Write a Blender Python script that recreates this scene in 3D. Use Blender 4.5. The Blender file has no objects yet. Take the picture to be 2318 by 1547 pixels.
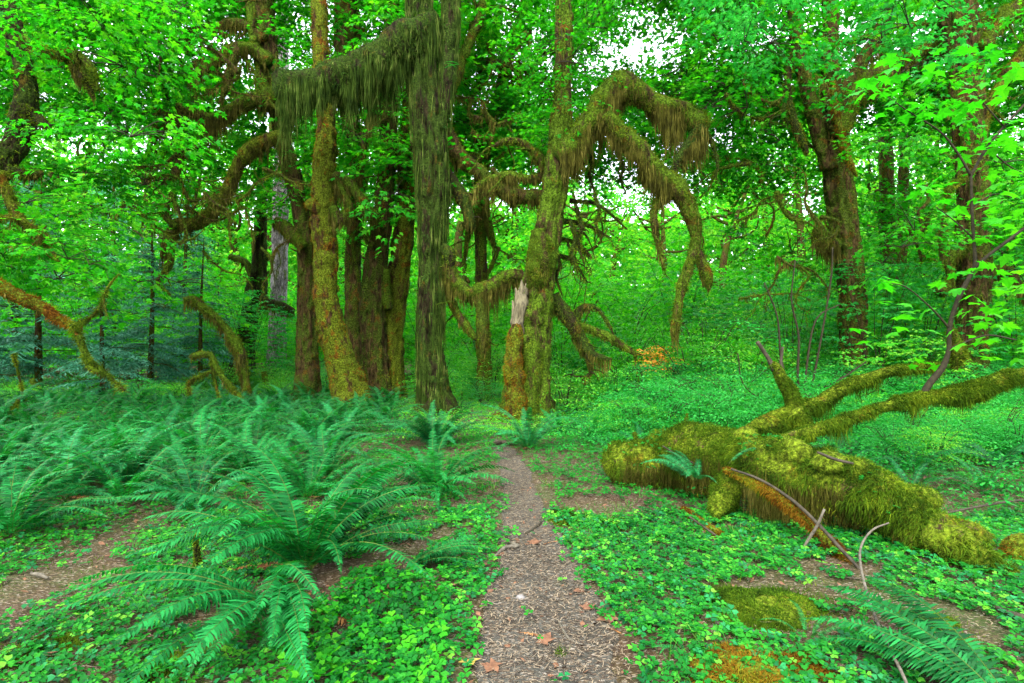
import bpy, math
import numpy as np

# ------------------------------------------------------------------ camera, sky, sun, exposure
scene = bpy.context.scene
F, CX, CY, CAMH = 1288.0, 1159.0, 773.5, 1.5
PITCH = math.atan(26.5 / F)
cam_data = bpy.data.cameras.new("camera")
cam_data.sensor_width = 36.0
cam_data.lens = F / 2318 * 36.0
cam_data.clip_start = 0.05
cam_data.clip_end = 1500.0
camera = bpy.data.objects.new("camera", cam_data)
scene.collection.objects.link(camera)
camera.location = (0, 0, CAMH)
camera.rotation_euler = (math.radians(90) + PITCH, 0, 0)
scene.camera = camera

SUN_EL, SUN_AZ = math.radians(46), math.radians(-165)      # azimuth measured from +Y towards +X
world = bpy.data.worlds.new("World")
scene.world = world
world.use_nodes = True
nt = world.node_tree
nt.nodes.clear()
wo = nt.nodes.new("ShaderNodeOutputWorld")
bg = nt.nodes.new("ShaderNodeBackground")
sky = nt.nodes.new("ShaderNodeTexSky")
sky.sky_type = 'NISHITA'
sky.sun_disc = False
sky.sun_elevation = SUN_EL
sky.sun_rotation = SUN_AZ
sky.dust_density = 4.0
sky.air_density = 1.0
mx = nt.nodes.new("ShaderNodeMix")
mx.data_type = 'RGBA'
mx.inputs[0].default_value = 0.72
nt.links.new(sky.outputs[0], mx.inputs[6])
mx.inputs[7].default_value = (7.6, 7.6, 8.6, 1)          # even bright overcast
nt.links.new(mx.outputs[2], bg.inputs[0])
bg.inputs[1].default_value = 0.15
nt.links.new(bg.outputs[0], wo.inputs[0])

sun_d = bpy.data.lights.new("sun", 'SUN')
sun_d.energy = 1.3
sun_d.angle = math.radians(14)
sun_d.color = (1.0, 0.96, 0.88)
sun = bpy.data.objects.new("sun", sun_d)
scene.collection.objects.link(sun)
sun.rotation_euler = (math.radians(90) - SUN_EL, 0, -SUN_AZ + math.pi)
# rotation above: light comes from azimuth SUN_AZ
from mathutils import Vector
_d = Vector((math.sin(SUN_AZ) * math.cos(SUN_EL), math.cos(SUN_AZ) * math.cos(SUN_EL), math.sin(SUN_EL)))
sun.rotation_euler = _d.to_track_quat('Z', 'Y').to_euler()

scene.view_settings.view_transform = 'Standard'
scene.view_settings.look = 'None'
scene.view_settings.exposure = 2.75
scene.view_settings.gamma = 1.0
scene.view_settings.use_curve_mapping = False
scene.render.engine = 'CYCLES'
cy = scene.cycles
cy.max_bounces = 9
cy.diffuse_bounces = 7
cy.glossy_bounces = 2
cy.transmission_bounces = 7
cy.transparent_max_bounces = 8
cy.use_adaptive_sampling = True
cy.adaptive_threshold = 0.02
cy.use_denoising = True
try:
    cy.denoiser = 'OPENIMAGEDENOISE'
    cy.denoising_input_passes = 'RGB_ALBEDO_NORMAL'
    cy.denoising_prefilter = 'ACCURATE'
except Exception:
    pass
cy.caustics_reflective = False
cy.caustics_refractive = False

rng = np.random.default_rng(11)
PI = math.pi
COL = scene.collection

# ------------------------------------------------------------------ geometry helpers
cp, sp_ = math.cos(PITCH), math.sin(PITCH)


def P(px, py, d):
    x = (px - CX) / F * d
    u = -(py - CY) / F * d
    return np.array([x, d * cp - u * sp_, CAMH + d * sp_ + u * cp])


def Pv(px, py, d):
    px, py, d = np.broadcast_arrays(np.asarray(px, float), np.asarray(py, float), np.asarray(d, float))
    x = (px - CX) / F * d
    u = -(py - CY) / F * d
    return np.stack([x, d * cp - u * sp_, CAMH + d * sp_ + u * cp], 1)


def toPx(p):
    y, z = p[:, 1], p[:, 2] - CAMH
    d = y * cp + z * sp_
    u = -y * sp_ + z * cp
    return CX + F * p[:, 0] / d, CY - F * u / d, d


def _h(ix, iy, iz, seed):
    h = (ix * 374761393 + iy * 668265263 + iz * 1274126177 + seed * 974634777) & 0xFFFFFFFF
    h = ((h ^ (h >> 13)) * 1274126177) & 0xFFFFFFFF
    h = ((h ^ (h >> 16)) * 668265263) & 0xFFFFFFFF
    return ((h >> 8) & 0xFFFF) / 32767.5 - 1.0


def vn(p, s=1.0, seed=0):
    q = np.asarray(p, float) * s
    i = np.floor(q).astype(np.int64)
    f = q - i
    f = f * f * (3 - 2 * f)
    x, y, z = i[:, 0], i[:, 1], i[:, 2]
    r = 0
    for a in (0, 1):
        wa = f[:, 0] if a else 1 - f[:, 0]
        for b in (0, 1):
            wb = f[:, 1] if b else 1 - f[:, 1]
            for c in (0, 1):
                wc = f[:, 2] if c else 1 - f[:, 2]
                r = r + wa * wb * wc * _h(x + a, y + b, z + c, seed)
    return r


def fbm(p, s=1.0, o=3, seed=0):
    r, a, t = 0, 1.0, 0
    for k in range(o):
        r = r + a * vn(p, s * 2 ** k, seed + k * 17)
        t += a
        a *= 0.5
    return r / t


def nrm(a):
    return a / np.maximum(np.linalg.norm(a, axis=-1, keepdims=True), 1e-9)


class Geo:
    def __init__(s):
        s.v, s.f, s.m, s.n = [], {3: [], 4: []}, {3: [], 4: []}, 0

    def add(s, v, f, m=0):
        v = np.asarray(v, float).reshape(-1, 3)
        f = np.asarray(f, np.int64)
        if len(f):
            k = f.shape[1]
            s.f[k].append(f + s.n)
            mm = np.full(len(f), m) if np.isscalar(m) else np.asarray(m)
            s.m[k].append(mm)
        s.v.append(v)
        s.n += len(v)

    def faces(s, f, base, m=0):                       # extra faces on already added verts
        f = np.asarray(f, np.int64)
        s.f[f.shape[1]].append(f + base)
        s.m[f.shape[1]].append(np.full(len(f), m))

    def mesh(s, name, mats, smooth=True):
        me = bpy.data.meshes.new(name)
        v = np.concatenate(s.v) if s.v else np.zeros((0, 3))
        me.vertices.add(len(v))
        me.vertices.foreach_set("co", v.astype(np.float32).ravel())
        loops, starts, mi, off = [], [], [], 0
        for k in (3, 4):
            if s.f[k]:
                f = np.concatenate(s.f[k])
                loops.append(f.ravel())
                starts.append(off + np.arange(len(f)) * k)
                off += len(f) * k
                mi.append(np.concatenate(s.m[k]))
        if loops:
            loops, starts, mi = np.concatenate(loops), np.concatenate(starts), np.concatenate(mi)
            me.loops.add(len(loops))
            me.loops.foreach_set("vertex_index", loops.astype(np.int32))
            me.polygons.add(len(starts))
            me.polygons.foreach_set("loop_start", starts.astype(np.int32))
            me.polygons.foreach_set("material_index", mi.astype(np.int32))
            me.polygons.foreach_set("use_smooth", np.full(len(starts), smooth))
        for m in (mats if isinstance(mats, (list, tuple)) else [mats]):
            me.materials.append(m)
        me.update(calc_edges=True)
        return me

    def obj(s, name, mats, parent=None, smooth=True, kind=None):
        return link(name, s.mesh(name, mats, smooth), parent, kind)


def link(name, data, parent=None, kind=None):
    o = bpy.data.objects.new(name, data)
    COL.objects.link(o)
    if parent is not None:
        o.parent = parent
        # children keep world coordinates: undo the parent's own placement
        if any(parent_loc(parent)):
            o.location = tuple(-c for c in parent_loc(parent))
    if kind:
        o['kind'] = kind
    return o


LANDMARKS = [(80, 'at the left edge'), (250, 'left of the bent stick'), (430, 'behind the bent stick'), (600, 'by the leaning snag'), (740, 'near the slender brown maple'), (860, 'near the rust-mossed maple'),
             (1010, 'near the dark central trunk'), (1140, 'right of the dark central trunk'), (1260, 'near the hollow-footed maple'), (1420, 'right of the hollow-footed maple'), (1560, 'below the long moss tassel'),
             (1700, 'right of the moss tassel'), (1820, 'left of the forked maple'), (1990, 'at the forked maple'), (2140, 'between the two right-hand maples'), (2260, 'at the far right trunk'), (9999, 'at the right edge')]


def where(px):
    return next(t for x, t in LANDMARKS if px < x)


def parent_loc(o):
    # only top-level empties are moved; their parts are authored in world coordinates
    return tuple(o.location) if (o.parent is None and o.type == 'EMPTY') else (0.0, 0.0, 0.0)


def tag(o, label, cat, group=None, kind=None):
    o['label'] = label
    o['category'] = cat
    if group:
        o['group'] = group
    if kind:
        o['kind'] = kind
    return o


def thing(name, label, cat, loc=(0, 0, 0), group=None):
    o = bpy.data.objects.new(name, None)
    o.empty_display_size = 0.1
    COL.objects.link(o)
    o.location = tuple(float(c) for c in loc)
    return tag(o, label, cat, group)


def put(name, data, parent, loc=(0, 0, 0), rot=(0, 0, 0), sc=1.0):
    """A part authored in the thing's own coordinates (shared mesh)."""
    o = bpy.data.objects.new(name, data)
    COL.objects.link(o)
    o.parent = parent
    o.location = loc
    o.rotation_euler = rot
    o.scale = (sc, sc, sc) if np.isscalar(sc) else sc
    return o


def scatter(g, bv, bf, T, X, Y, Z, S, m=0):
    """Bake base shape (bv, bf) at positions T with axes X, Y, Z and scale S."""
    bv = np.asarray(bv, float)
    n, k = len(T), len(bv)
    if n == 0:
        return
    S = np.asarray(S, float).reshape(-1, 1, 1) if not np.isscalar(S) else S
    v = (bv[None, :, 0:1] * X[:, None, :] + bv[None, :, 1:2] * Y[:, None, :] + bv[None, :, 2:3] * Z[:, None, :]) * S + T[:, None, :]
    f = (np.asarray(bf)[None] + (np.arange(n) * k)[:, None, None]).reshape(n * len(bf), -1)
    if not np.isscalar(m):
        m = np.repeat(np.asarray(m), len(bf))
    g.add(v.reshape(-1, 3), f, m)


def spline(pts, step):
    """Catmull-Rom through rows (x, y, z, r), about `step` apart."""
    p = np.asarray(pts, float)
    p = np.vstack([2 * p[0] - p[1], p, 2 * p[-1] - p[-2]])
    out = []
    for i in range(1, len(p) - 2):
        n = max(2, int(np.linalg.norm(p[i + 1, :3] - p[i, :3]) / step))
        t = (np.arange(n) / n)[:, None]
        a, b, c, d = p[i - 1], p[i], p[i + 1], p[i + 2]
        out.append(0.5 * ((2 * b) + (-a + c) * t + (2 * a - 5 * b + 4 * c - d) * t ** 2 + (-a + 3 * b - 3 * c + d) * t ** 3))
    out.append(p[-2][None])
    out = np.vstack(out)
    out[:, 3] = np.maximum(out[:, 3], 0.002)
    return out


def frames(C):
    T = nrm(np.gradient(C, axis=0))
    ref = np.array([0, 1.0, 0]) if np.abs(T[:, 1]).max() < 0.9 else None
    if ref is not None:
        N = nrm(ref - T * (T @ ref)[:, None])
    else:
        N = np.zeros_like(T)
        a = np.array([0, 0, 1.0]) if abs(T[0, 2]) < .8 else np.array([1.0, 0, 0])
        n = a - T[0] * (a @ T[0])
        N[0] = n / np.linalg.norm(n)
        for i in range(1, len(T)):
            n = N[i - 1] - T[i] * (N[i - 1] @ T[i])
            N[i] = n / max(np.linalg.norm(n), 1e-9)
    return T, N, np.cross(T, N)


def tube(g, sp, seg=12, bump=0.0, bs=2.0, oct_=3, ridge=0.0, rk=9, flare=0.0, flare_h=0.6, pillow=0.0, seed=0, m=0, cap=True, gz=0.0):
    """Surface round a spline; returns (grid of verts, grid of outward normals)."""
    C, R = sp[:, :3], sp[:, 3]
    T, N, B = frames(C)
    th = np.linspace(0, 2 * PI, seg, endpoint=False)
    D = N[:, None, :] * np.cos(th)[None, :, None] + B[:, None, :] * np.sin(th)[None, :, None]
    n = len(C)
    pos = C[:, None, :] + D * R[:, None, None]
    flat = pos.reshape(-1, 3)
    k = np.ones(n * seg)
    if bump:
        k += bump * fbm(flat, bs, oct_, seed)
    if pillow:
        a = fbm(flat * np.array([0.45, 0.45, 1.0]), 3.2, 2, seed + 5)
        k += pillow * np.abs(a) ** 0.7 * 1.3 - pillow * 0.4
    TH = np.broadcast_to(th[None], (n, seg)).ravel()
    if ridge:
        h = np.repeat(np.cumsum(np.r_[0, np.linalg.norm(np.diff(C, axis=0), axis=1)]), seg)
        q = np.stack([np.cos(TH) * rk / 4, np.sin(TH) * rk / 4, h * 0.55], 1)
        w_ = fbm(q, 1.6, 3, seed + 9)
        k += ridge * (.35 - 1.5 * np.exp(-(w_ / .11) ** 2) + .5 * w_)
    if flare:
        h = np.maximum(flat[:, 2] - gz, 0)
        a = np.exp(-h / flare_h)
        w = 0.45 + 0.55 * np.cos(TH * 3 + seed) * np.cos(TH * 2 + seed * 1.7 + 1)
        k += flare * a * (0.35 + np.maximum(w, 0))
    pos = C[:, None, :] + D * (R[:, None, None] * k.reshape(n, seg, 1))
    i = np.arange(n - 1)[:, None] * seg
    j = np.arange(seg)[None]
    j2 = (j + 1) % seg
    f = np.stack([i + j, i + j2, i + seg + j2, i + seg + j], -1).reshape(-1, 4)
    base = g.n
    g.add(pos.reshape(-1, 3), f, m)
    if cap:
        for e, s0 in ((0, 1), (n - 1, -1)):
            b2 = g.n
            g.add((C[e] - T[e] * s0 * R[e] * 0.25)[None], np.zeros((0, 3)))
            idx = base + e * seg + np.arange(seg)
            nx = np.roll(idx, -1)
            tri = np.stack([np.full(seg, b2), nx, idx] if s0 == 1 else [np.full(seg, b2), idx, nx], 1)
            g.f[3].append(tri)
            g.m[3].append(np.full(seg, m))
    return pos, D


def surf(pos, D, n, side=None):
    """Random points on a tube's surface, weighted by area."""
    a, b = pos.shape[:2]
    ds = np.linalg.norm(pos[1:] - pos[:-1], axis=2)
    dw = np.linalg.norm(pos[:-1] - np.roll(pos[:-1], -1, 1), axis=2)
    w = (ds * dw)
    if side is not None:
        w = w * side(pos[:-1], D[:-1])
    w = w.ravel()
    idx = rng.choice(len(w), n, p=w / w.sum())
    i, j = idx // b, idx % b
    j2 = (j + 1) % b
    u, v = rng.random((2, n, 1))
    p = (pos[i, j] * (1 - u) + pos[i + 1, j] * u) * (1 - v) + (pos[i, j2] * (1 - u) + pos[i + 1, j2] * u) * v
    d = nrm(D[i, j] * (1 - v) + D[i, j2] * v)
    return p, d


def fuzz(g, p, d, L, w, out=1.0, down=0.6, jit=0.6, m=0, seg=1):
    """Short moss fibres: one thin triangle each (or a bent pair)."""
    n = len(p)
    if n == 0:
        return
    L = L * rng.uniform(0.4, 1.3, (n, 1)) * (.45 + 1.3 * np.clip(.5 + 1.3 * vn(p, 7, 71), 0, 1))[:, None]
    dr = nrm(d * out + np.array([0, 0, -down]) + rng.normal(0, jit, (n, 3)))
    sd = nrm(np.cross(dr, rng.normal(0, 1, (n, 3)))) * w * 0.5
    p = p - d * w * 0.3
    if seg == 1:
        v = np.stack([p - sd, p + sd, p + dr * L], 1).reshape(-1, 3)
        g.add(v, np.arange(3 * n).reshape(-1, 3), m)
    else:
        mid = p + dr * L * 0.5
        tip = mid + nrm(dr + np.array([0, 0, -1.0])) * L * 0.5
        v = np.stack([p - sd, p + sd, mid - sd * .8, mid + sd * .8, tip], 1).reshape(-1, 3)
        b = (np.arange(n) * 5)[:, None]
        base = g.n
        g.add(v, (b + np.array([[0, 1, 3, 2]])), m)
        g.faces(b + np.array([[2, 3, 4]]), base, m)


def strands(g, p, L, w, sway=0.05, m=0):
    """Hanging moss: tapering ribbons of three steps."""
    n = len(p)
    if n == 0:
        return
    L = np.asarray(L).reshape(-1, 1) * np.ones((n, 1))
    cell = np.clip(L.mean() * .22, .03, .12)
    ci = np.floor(p[:, :2] / cell + .35 * np.sin(p[:, 1::-1] * 23))
    ch = _h(ci[:, 0].astype(np.int64), ci[:, 1].astype(np.int64), np.zeros(n, np.int64), 5)
    L = L * (1 + .45 * ch[:, None])
    cc = np.c_[(ci + .5) * cell + .2 * cell * np.sin(ci * 7.3), p[:, 2]]
    pull = rng.uniform(.2, .9, (n, 1))
    a = rng.uniform(0, PI, n)
    sd = np.stack([np.cos(a), np.sin(a), np.zeros(n)], 1) * (w * rng.uniform(.5, 1.4, (n, 1))) * 0.5
    dn = np.array([0, 0, -1.0])
    q1 = p + dn * L * .5 + rng.normal(0, sway * .5, (n, 3)) * L
    q2 = q1 + dn * L * .5 + rng.normal(0, sway, (n, 3)) * L
    q1[:, :2] += (cc[:, :2] - p[:, :2]) * pull * .5
    q2[:, :2] += (cc[:, :2] - p[:, :2]) * pull
    v = np.stack([p - sd, p + sd, q1 - sd * .8, q1 + sd * .8, q2], 1).reshape(-1, 3)
    b = (np.arange(n) * 5)[:, None]
    base = g.n
    g.add(v, b + np.array([[0, 1, 3, 2]]), m)
    g.faces(b + np.array([[2, 3, 4]]), base, m)


# ------------------------------------------------------------------ materials
def ramp(nt, stops, fac, interp='LINEAR'):
    r = nt.nodes.new("ShaderNodeValToRGB")
    r.color_ramp.interpolation = interp
    e = r.color_ramp.elements
    e[0].position, e[0].color = stops[0][0], (*stops[0][1], 1)
    e[1].position, e[1].color = stops[-1][0], (*stops[-1][1], 1)
    for s in stops[1:-1]:
        x = e.new(s[0])
        x.color = (*s[1], 1)
    nt.links.new(fac, r.inputs[0])
    return r.outputs[0]


def newmat(name):
    m = bpy.data.materials.new(name)
    m.use_nodes = True
    nt = m.node_tree
    nt.nodes.clear()
    out = nt.nodes.new("ShaderNodeOutputMaterial")
    return m, nt, out


def noise(nt, scale, detail=3, vec=None, rough=0.6):
    n = nt.nodes.new("ShaderNodeTexNoise")
    n.inputs["Scale"].default_value = scale
    n.inputs["Detail"].default_value = detail
    n.inputs["Roughness"].default_value = rough
    if vec is not None:
        nt.links.new(vec, n.inputs["Vector"])
    return n.outputs[0]


def math_(nt, op, a, b):
    n = nt.nodes.new("ShaderNodeMath")
    n.operation = op
    for i, x in enumerate((a, b)):
        if isinstance(x, (int, float)):
            n.inputs[i].default_value = x
        else:
            nt.links.new(x, n.inputs[i])
    return n.outputs[0]


def geo_pos(nt, scale=(1, 1, 1)):
    g = nt.nodes.new("ShaderNodeNewGeometry")
    mp = nt.nodes.new("ShaderNodeMapping")
    mp.inputs["Scale"].default_value = scale
    nt.links.new(g.outputs["Position"], mp.inputs["Vector"])
    return mp.outputs[0], g


def leaf_mat(name, stops, trans=0.45, tcol=None, rough=0.5, big=0.35, spec=0.07, scale=0.6):
    """stops: colours along a random value; the light that passes through is yellower."""
    m, nt, out = newmat(name)
    vec, g = geo_pos(nt)
    n = noise(nt, scale, 2, vec)
    n = math_(nt, 'ADD', math_(nt, 'MULTIPLY', n, 2.6), -.8)
    f = math_(nt, 'ADD', math_(nt, 'MULTIPLY', g.outputs["Random Per Island"], 1 - big), math_(nt, 'MULTIPLY', n, big))
    c = ramp(nt, stops, f)
    b = nt.nodes.new("ShaderNodeBsdfPrincipled")
    nt.links.new(c, b.inputs["Base Color"])
    b.inputs["Roughness"].default_value = rough
    b.inputs["Specular IOR Level"].default_value = spec
    t = nt.nodes.new("ShaderNodeBsdfTranslucent")
    hs = nt.nodes.new("ShaderNodeMix")
    hs.data_type = 'RGBA'
    hs.blend_type = 'MULTIPLY'
    hs.inputs[0].default_value = 1.0
    nt.links.new(c, hs.inputs[6])
    hs.inputs[7].default_value = (*(tcol or (1.7, 1.9, 0.5)), 1)
    nt.links.new(hs.outputs[2], t.inputs[0])
    mix = nt.nodes.new("ShaderNodeMixShader")
    mix.inputs[0].default_value = trans
    nt.links.new(b.outputs[0], mix.inputs[1])
    nt.links.new(t.outputs[0], mix.inputs[2])
    nt.links.new(mix.outputs[0], out.inputs[0])
    return m


def moss_fibre(name, stops, trans=0.3, big=0.5, scale=1.6):
    return leaf_mat(name, stops, trans, (1.5, 1.35, 0.5), 0.9, big, 0.04, scale)


def bark_mat(name, bark, moss, rust, amount=0.5, rust_amt=0.4, vscale=0.35, mscale=2.2):
    """Bark ridges with moss and rust-brown old moss in patches of their own shape."""
    m, nt, out = newmat(name)
    vec, g = geo_pos(nt)
    vec2, _ = geo_pos(nt, (1, 1, vscale))
    big = noise(nt, mscale * 1.7, 7, vec2, .72)
    fine = noise(nt, 26, 4, vec, .7)
    ridg = noise(nt, 15, 6, vec2, .75)
    rb = noise(nt, mscale * 1.1, 6, vec, .7)
    cb = ramp(nt, [(.36, tuple(x * .22 for x in bark)), (.5, bark), (.64, tuple(min(1, x * 2.4) for x in bark))], ridg)
    cm = ramp(nt, [(.36, tuple(x * .25 for x in moss)), (.52, moss), (.68, tuple(min(1, x * 2.2) for x in moss))], fine)
    cr = ramp(nt, [(.36, tuple(x * .25 for x in rust)), (.52, rust), (.68, tuple(min(1, x * 2.0) for x in rust))], fine)

    def mixc(fac, a, b):
        k = nt.nodes.new("ShaderNodeMix")
        k.data_type = 'RGBA'
        nt.links.new(fac, k.inputs[0])
        nt.links.new(a, k.inputs[6])
        nt.links.new(b, k.inputs[7])
        return k.outputs[2]
    fm = ramp(nt, [(.60 - amount * .26, (0, 0, 0)), (.66 - amount * .26, (1, 1, 1))], big)
    fr = ramp(nt, [(.62 - rust_amt * .2, (0, 0, 0)), (.70 - rust_amt * .2, (1, 1, 1))], rb)
    c = mixc(fr, cm, cr)
    c = mixc(fm, cb, c)
    b = nt.nodes.new("ShaderNodeBsdfPrincipled")
    nt.links.new(c, b.inputs["Base Color"])
    b.inputs["Roughness"].default_value = 0.9
    b.inputs["Specular IOR Level"].default_value = 0.04
    bp = nt.nodes.new("ShaderNodeBump")
    bp.inputs["Strength"].default_value = 1.0
    bp.inputs["Distance"].default_value = 0.09
    nt.links.new(math_(nt, 'ADD', math_(nt, 'MULTIPLY', ridg, .8), math_(nt, 'MULTIPLY', fine, .5)), bp.inputs["Height"])
    nt.links.new(bp.outputs[0], b.inputs["Normal"])
    nt.links.new(b.outputs[0], out.inputs[0])
    return m


def plain_mat(name, c1, c2, scale=14, rough=.8, stretch=1.0, bump=.4, isl=0.0):
    m, nt, out = newmat(name)
    vec, g = geo_pos(nt, (1, 1, stretch))
    n = noise(nt, scale, 4, vec, .7)
    if isl:
        n2 = math_(nt, 'ADD', math_(nt, 'MULTIPLY', g.outputs["Random Per Island"], isl), math_(nt, 'MULTIPLY', n, 1 - isl))
    else:
        n2 = n
    c = ramp(nt, [(.3, c1), (.7, c2)], n2)
    b = nt.nodes.new("ShaderNodeBsdfPrincipled")
    nt.links.new(c, b.inputs["Base Color"])
    b.inputs["Roughness"].default_value = rough
    b.inputs["Specular IOR Level"].default_value = 0.10
    if bump:
        bp = nt.nodes.new("ShaderNodeBump")
        bp.inputs["Strength"].default_value = bump
        bp.inputs["Distance"].default_value = 0.01
        nt.links.new(n, bp.inputs["Height"])
        nt.links.new(bp.outputs[0], b.inputs["Normal"])
    nt.links.new(b.outputs[0], out.inputs[0])
    return m


M = {}
M['maple'] = leaf_mat("maple_leaf", [(.05, (.005, .07, .004)), (.4, (.009, .15, .005)), (.7, (.022, .21, .007)), (.95, (.08, .27, .010))], .5)
M['maple_bright'] = leaf_mat("maple_leaf_bright", [(.05, (.006, .10, .005)), (.5, (.015, .20, .007)), (.9, (.07, .29, .010))], .5)
M['maple_cool'] = leaf_mat("maple_leaf_cool", [(.05, (.006, .09, .012)), (.5, (.012, .18, .025)), (.9, (.04, .27, .045))], .5, (1.5, 1.8, .8))
M['far_leaf'] = leaf_mat("far_leaf", [(.05, (.012, .15, .010)), (.5, (.035, .27, .016)), (.9, (.17, .36, .025))], .55, (1.5, 1.8, .6))
M['shrub_leaf'] = leaf_mat("shrub_leaf", [(.05, (.010, .14, .012)), (.5, (.035, .24, .018)), (.9, (.14, .33, .03))], .5)
M['autumn'] = leaf_mat("orange_leaf", [(.1, (.35, .10, .01)), (.5, (.5, .22, .03)), (.9, (.2, .3, .03))], .4)
M['fern'] = leaf_mat("fern_pinna", [(.1, (.001, .028, .004)), (.5, (.003, .085, .014)), (.9, (.012, .19, .036))], .35, (1.5, 1.9, .5), .5, .45, .08, 1.2)
M['fern_cool'] = leaf_mat("fern_pinna_cool", [(.1, (.002, .032, .008)), (.5, (.004, .080, .018)), (.9, (.014, .18, .046))], .3, (1.4, 1.8, .7), .5, .45, .10, 1.2)
M['rachis'] = plain_mat("fern_rachis", (.02, .05, .006), (.07, .09, .012), 8, .6, 1, 0)
M['dead_frond'] = leaf_mat("dead_fern", [(.1, (.06, .022, .006)), (.5, (.15, .06, .016)), (.9, (.26, .13, .04))], .2, (1.2, 1, .8), .8, .2, .2)
M['oxalis'] = leaf_mat("oxalis_leaf", [(.1, (.003, .045, .006)), (.5, (.005, .105, .009)), (.9, (.022, .19, .011))], .4, (1.6, 1.9, .5), .5, .5, .07, 1.4)
M['conifer'] = leaf_mat("conifer_needles", [(.1, (.010, .075, .035)), (.5, (.028, .155, .085)), (.9, (.08, .25, .15))], .25, (1.3, 1.5, .8), .6)
M['grass'] = leaf_mat("grass_blade", [(.1, (.01, .10, .012)), (.6, (.03, .18, .02)), (.95, (.14, .2, .03))], .4)
M['twig'] = plain_mat("twig_bark", (.006, .006, .003), (.024, .021, .009), 30)
M['log_moss'] = moss_fibre("log_moss_fibre", [(.05, (.006, .016, .001)), (.4, (.020, .050, .002)), (.7, (.050, .10, .004)), (.95, (.12, .17, .008))], .3, .5, 3.4)
M['tree_moss'] = moss_fibre("tree_moss_fibre", [(.05, (.010, .018, .002)), (.4, (.026, .055, .003)), (.7, (.07, .12, .005)), (.95, (.16, .19, .012))], .3, .5, 2.5)
M['dark_moss'] = moss_fibre("dark_moss_fibre", [(.05, (.004, .012, .002)), (.4, (.010, .034, .004)), (.7, (.028, .085, .010)), (.95, (.09, .15, .02))], .3, .5, 2.0)
M['rust_moss'] = moss_fibre("rust_moss_fibre", [(.05, (.02, .010, .002)), (.35, (.07, .028, .002)), (.6, (.12, .065, .004)), (.9, (.10, .13, .006))], .25, .65, 2.2)
M['hang_moss'] = moss_fibre("hanging_moss_fibre", [(.05, (.014, .014, .003)), (.4, (.034, .036, .005)), (.7, (.07, .07, .010)), (.95, (.15, .135, .03))], .3, .5, 3.2)
M['hang_green'] = moss_fibre("hanging_green_moss_fibre", [(.05, (.008, .016, .003)), (.4, (.017, .038, .004)), (.7, (.042, .075, .009)), (.95, (.12, .15, .035))], .3, .5, 3.2)
BR, MO, RU = (.026, .017, .006), (.035, .062, .004), (.075, .032, .004)
M['bark'] = bark_mat("mossy_bark", BR, MO, RU, .55, .35)
M['bark_rust'] = bark_mat("rust_mossy_bark", (.026, .015, .005), (.05, .07, .004), (.075, .032, .003), .75, .38)
M['bark_dark'] = bark_mat("dark_mossy_bark", (.012, .010, .004), (.018, .034, .004), (.04, .03, .004), .6, .3)
M['bark_green'] = bark_mat("green_mossy_bark", (.024, .017, .006), (.038, .072, .004), (.07, .034, .004), .7, .25)
M['bark_brown'] = bark_mat("brown_bark", (.034, .023, .008), (.032, .052, .005), (.065, .034, .005), .55, .4)
M['bark_grey'] = bark_mat("grey_bark", (.16, .15, .14), (.07, .10, .02), (.12, .08, .03), .15, .3)
M['stump_wood'] = plain_mat("weathered_stump_wood", (.015, .012, .007), (.12, .11, .06), 16, .85, .25, .9)
M['log_base'] = bark_mat("log_moss_bed", (.04, .025, .012), (.075, .11, .006), (.10, .08, .006), .95, .25, 1.0, 3.0)
M['stick'] = plain_mat("stick_bark", (.010, .009, .005), (.042, .036, .022), 22, .7)
M['stick_pale'] = plain_mat("pale_stick", (.026, .023, .015), (.10, .092, .066), 22, .7)
M['stone'] = plain_mat("stone", (.06, .055, .05), (.16, .155, .14), 20, .75)
M['dead_leaf'] = plain_mat("dead_leaf", (.045, .022, .012), (.14, .07, .035), 16, .7, 1, .5)
M['yellow_leaf'] = plain_mat("yellow_dead_leaf", (.20, .15, .02), (.32, .24, .06), 16, .7, 1, .5)
M['litter'] = plain_mat("litter_chips", (.016, .012, .008), (.14, .112, .07), 7, .8, 1, 0, .8)

# ------------------------------------------------------------------ ground and path
def gz0(x, y):
    """World height of the forest floor."""
    x = np.atleast_1d(np.asarray(x, float))
    y = np.atleast_1d(np.asarray(y, float))
    p = np.stack([x, y, np.zeros_like(x)], 1)
    z = 0.09 * fbm(p, .35, 2, 3) + 0.035 * fbm(p, 1.7, 3, 8) + 0.010 * fbm(p, 9, 2, 21)
    far = np.clip((y - 24) / 30, 0, 1)
    z = z + far * far * 2.2 * (1 + .4 * vn(p, .08, 5))
    hill = np.clip((np.hypot(x, np.maximum(y, 0)) - 68) / 60, 0, 1)
    z = z + hill * hill * (3 - 2 * hill) * 15 * (1 + .25 * vn(p, .03, 6))
    return z


def Gp(px, py):
    """Point of the floor seen at a place of the photograph."""
    d = CAMH * F / max(py - 800.0, 8.0)
    for _ in range(6):
        q = P(px, py, d)
        z = gz0(q[0], q[1])[0]
        d = max(1.0, (CAMH - z) * F / max(py - 800.0, 8.0))
    q = P(px, py, d)
    return np.array([q[0], q[1], gz0(q[0], q[1])[0]])


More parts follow.
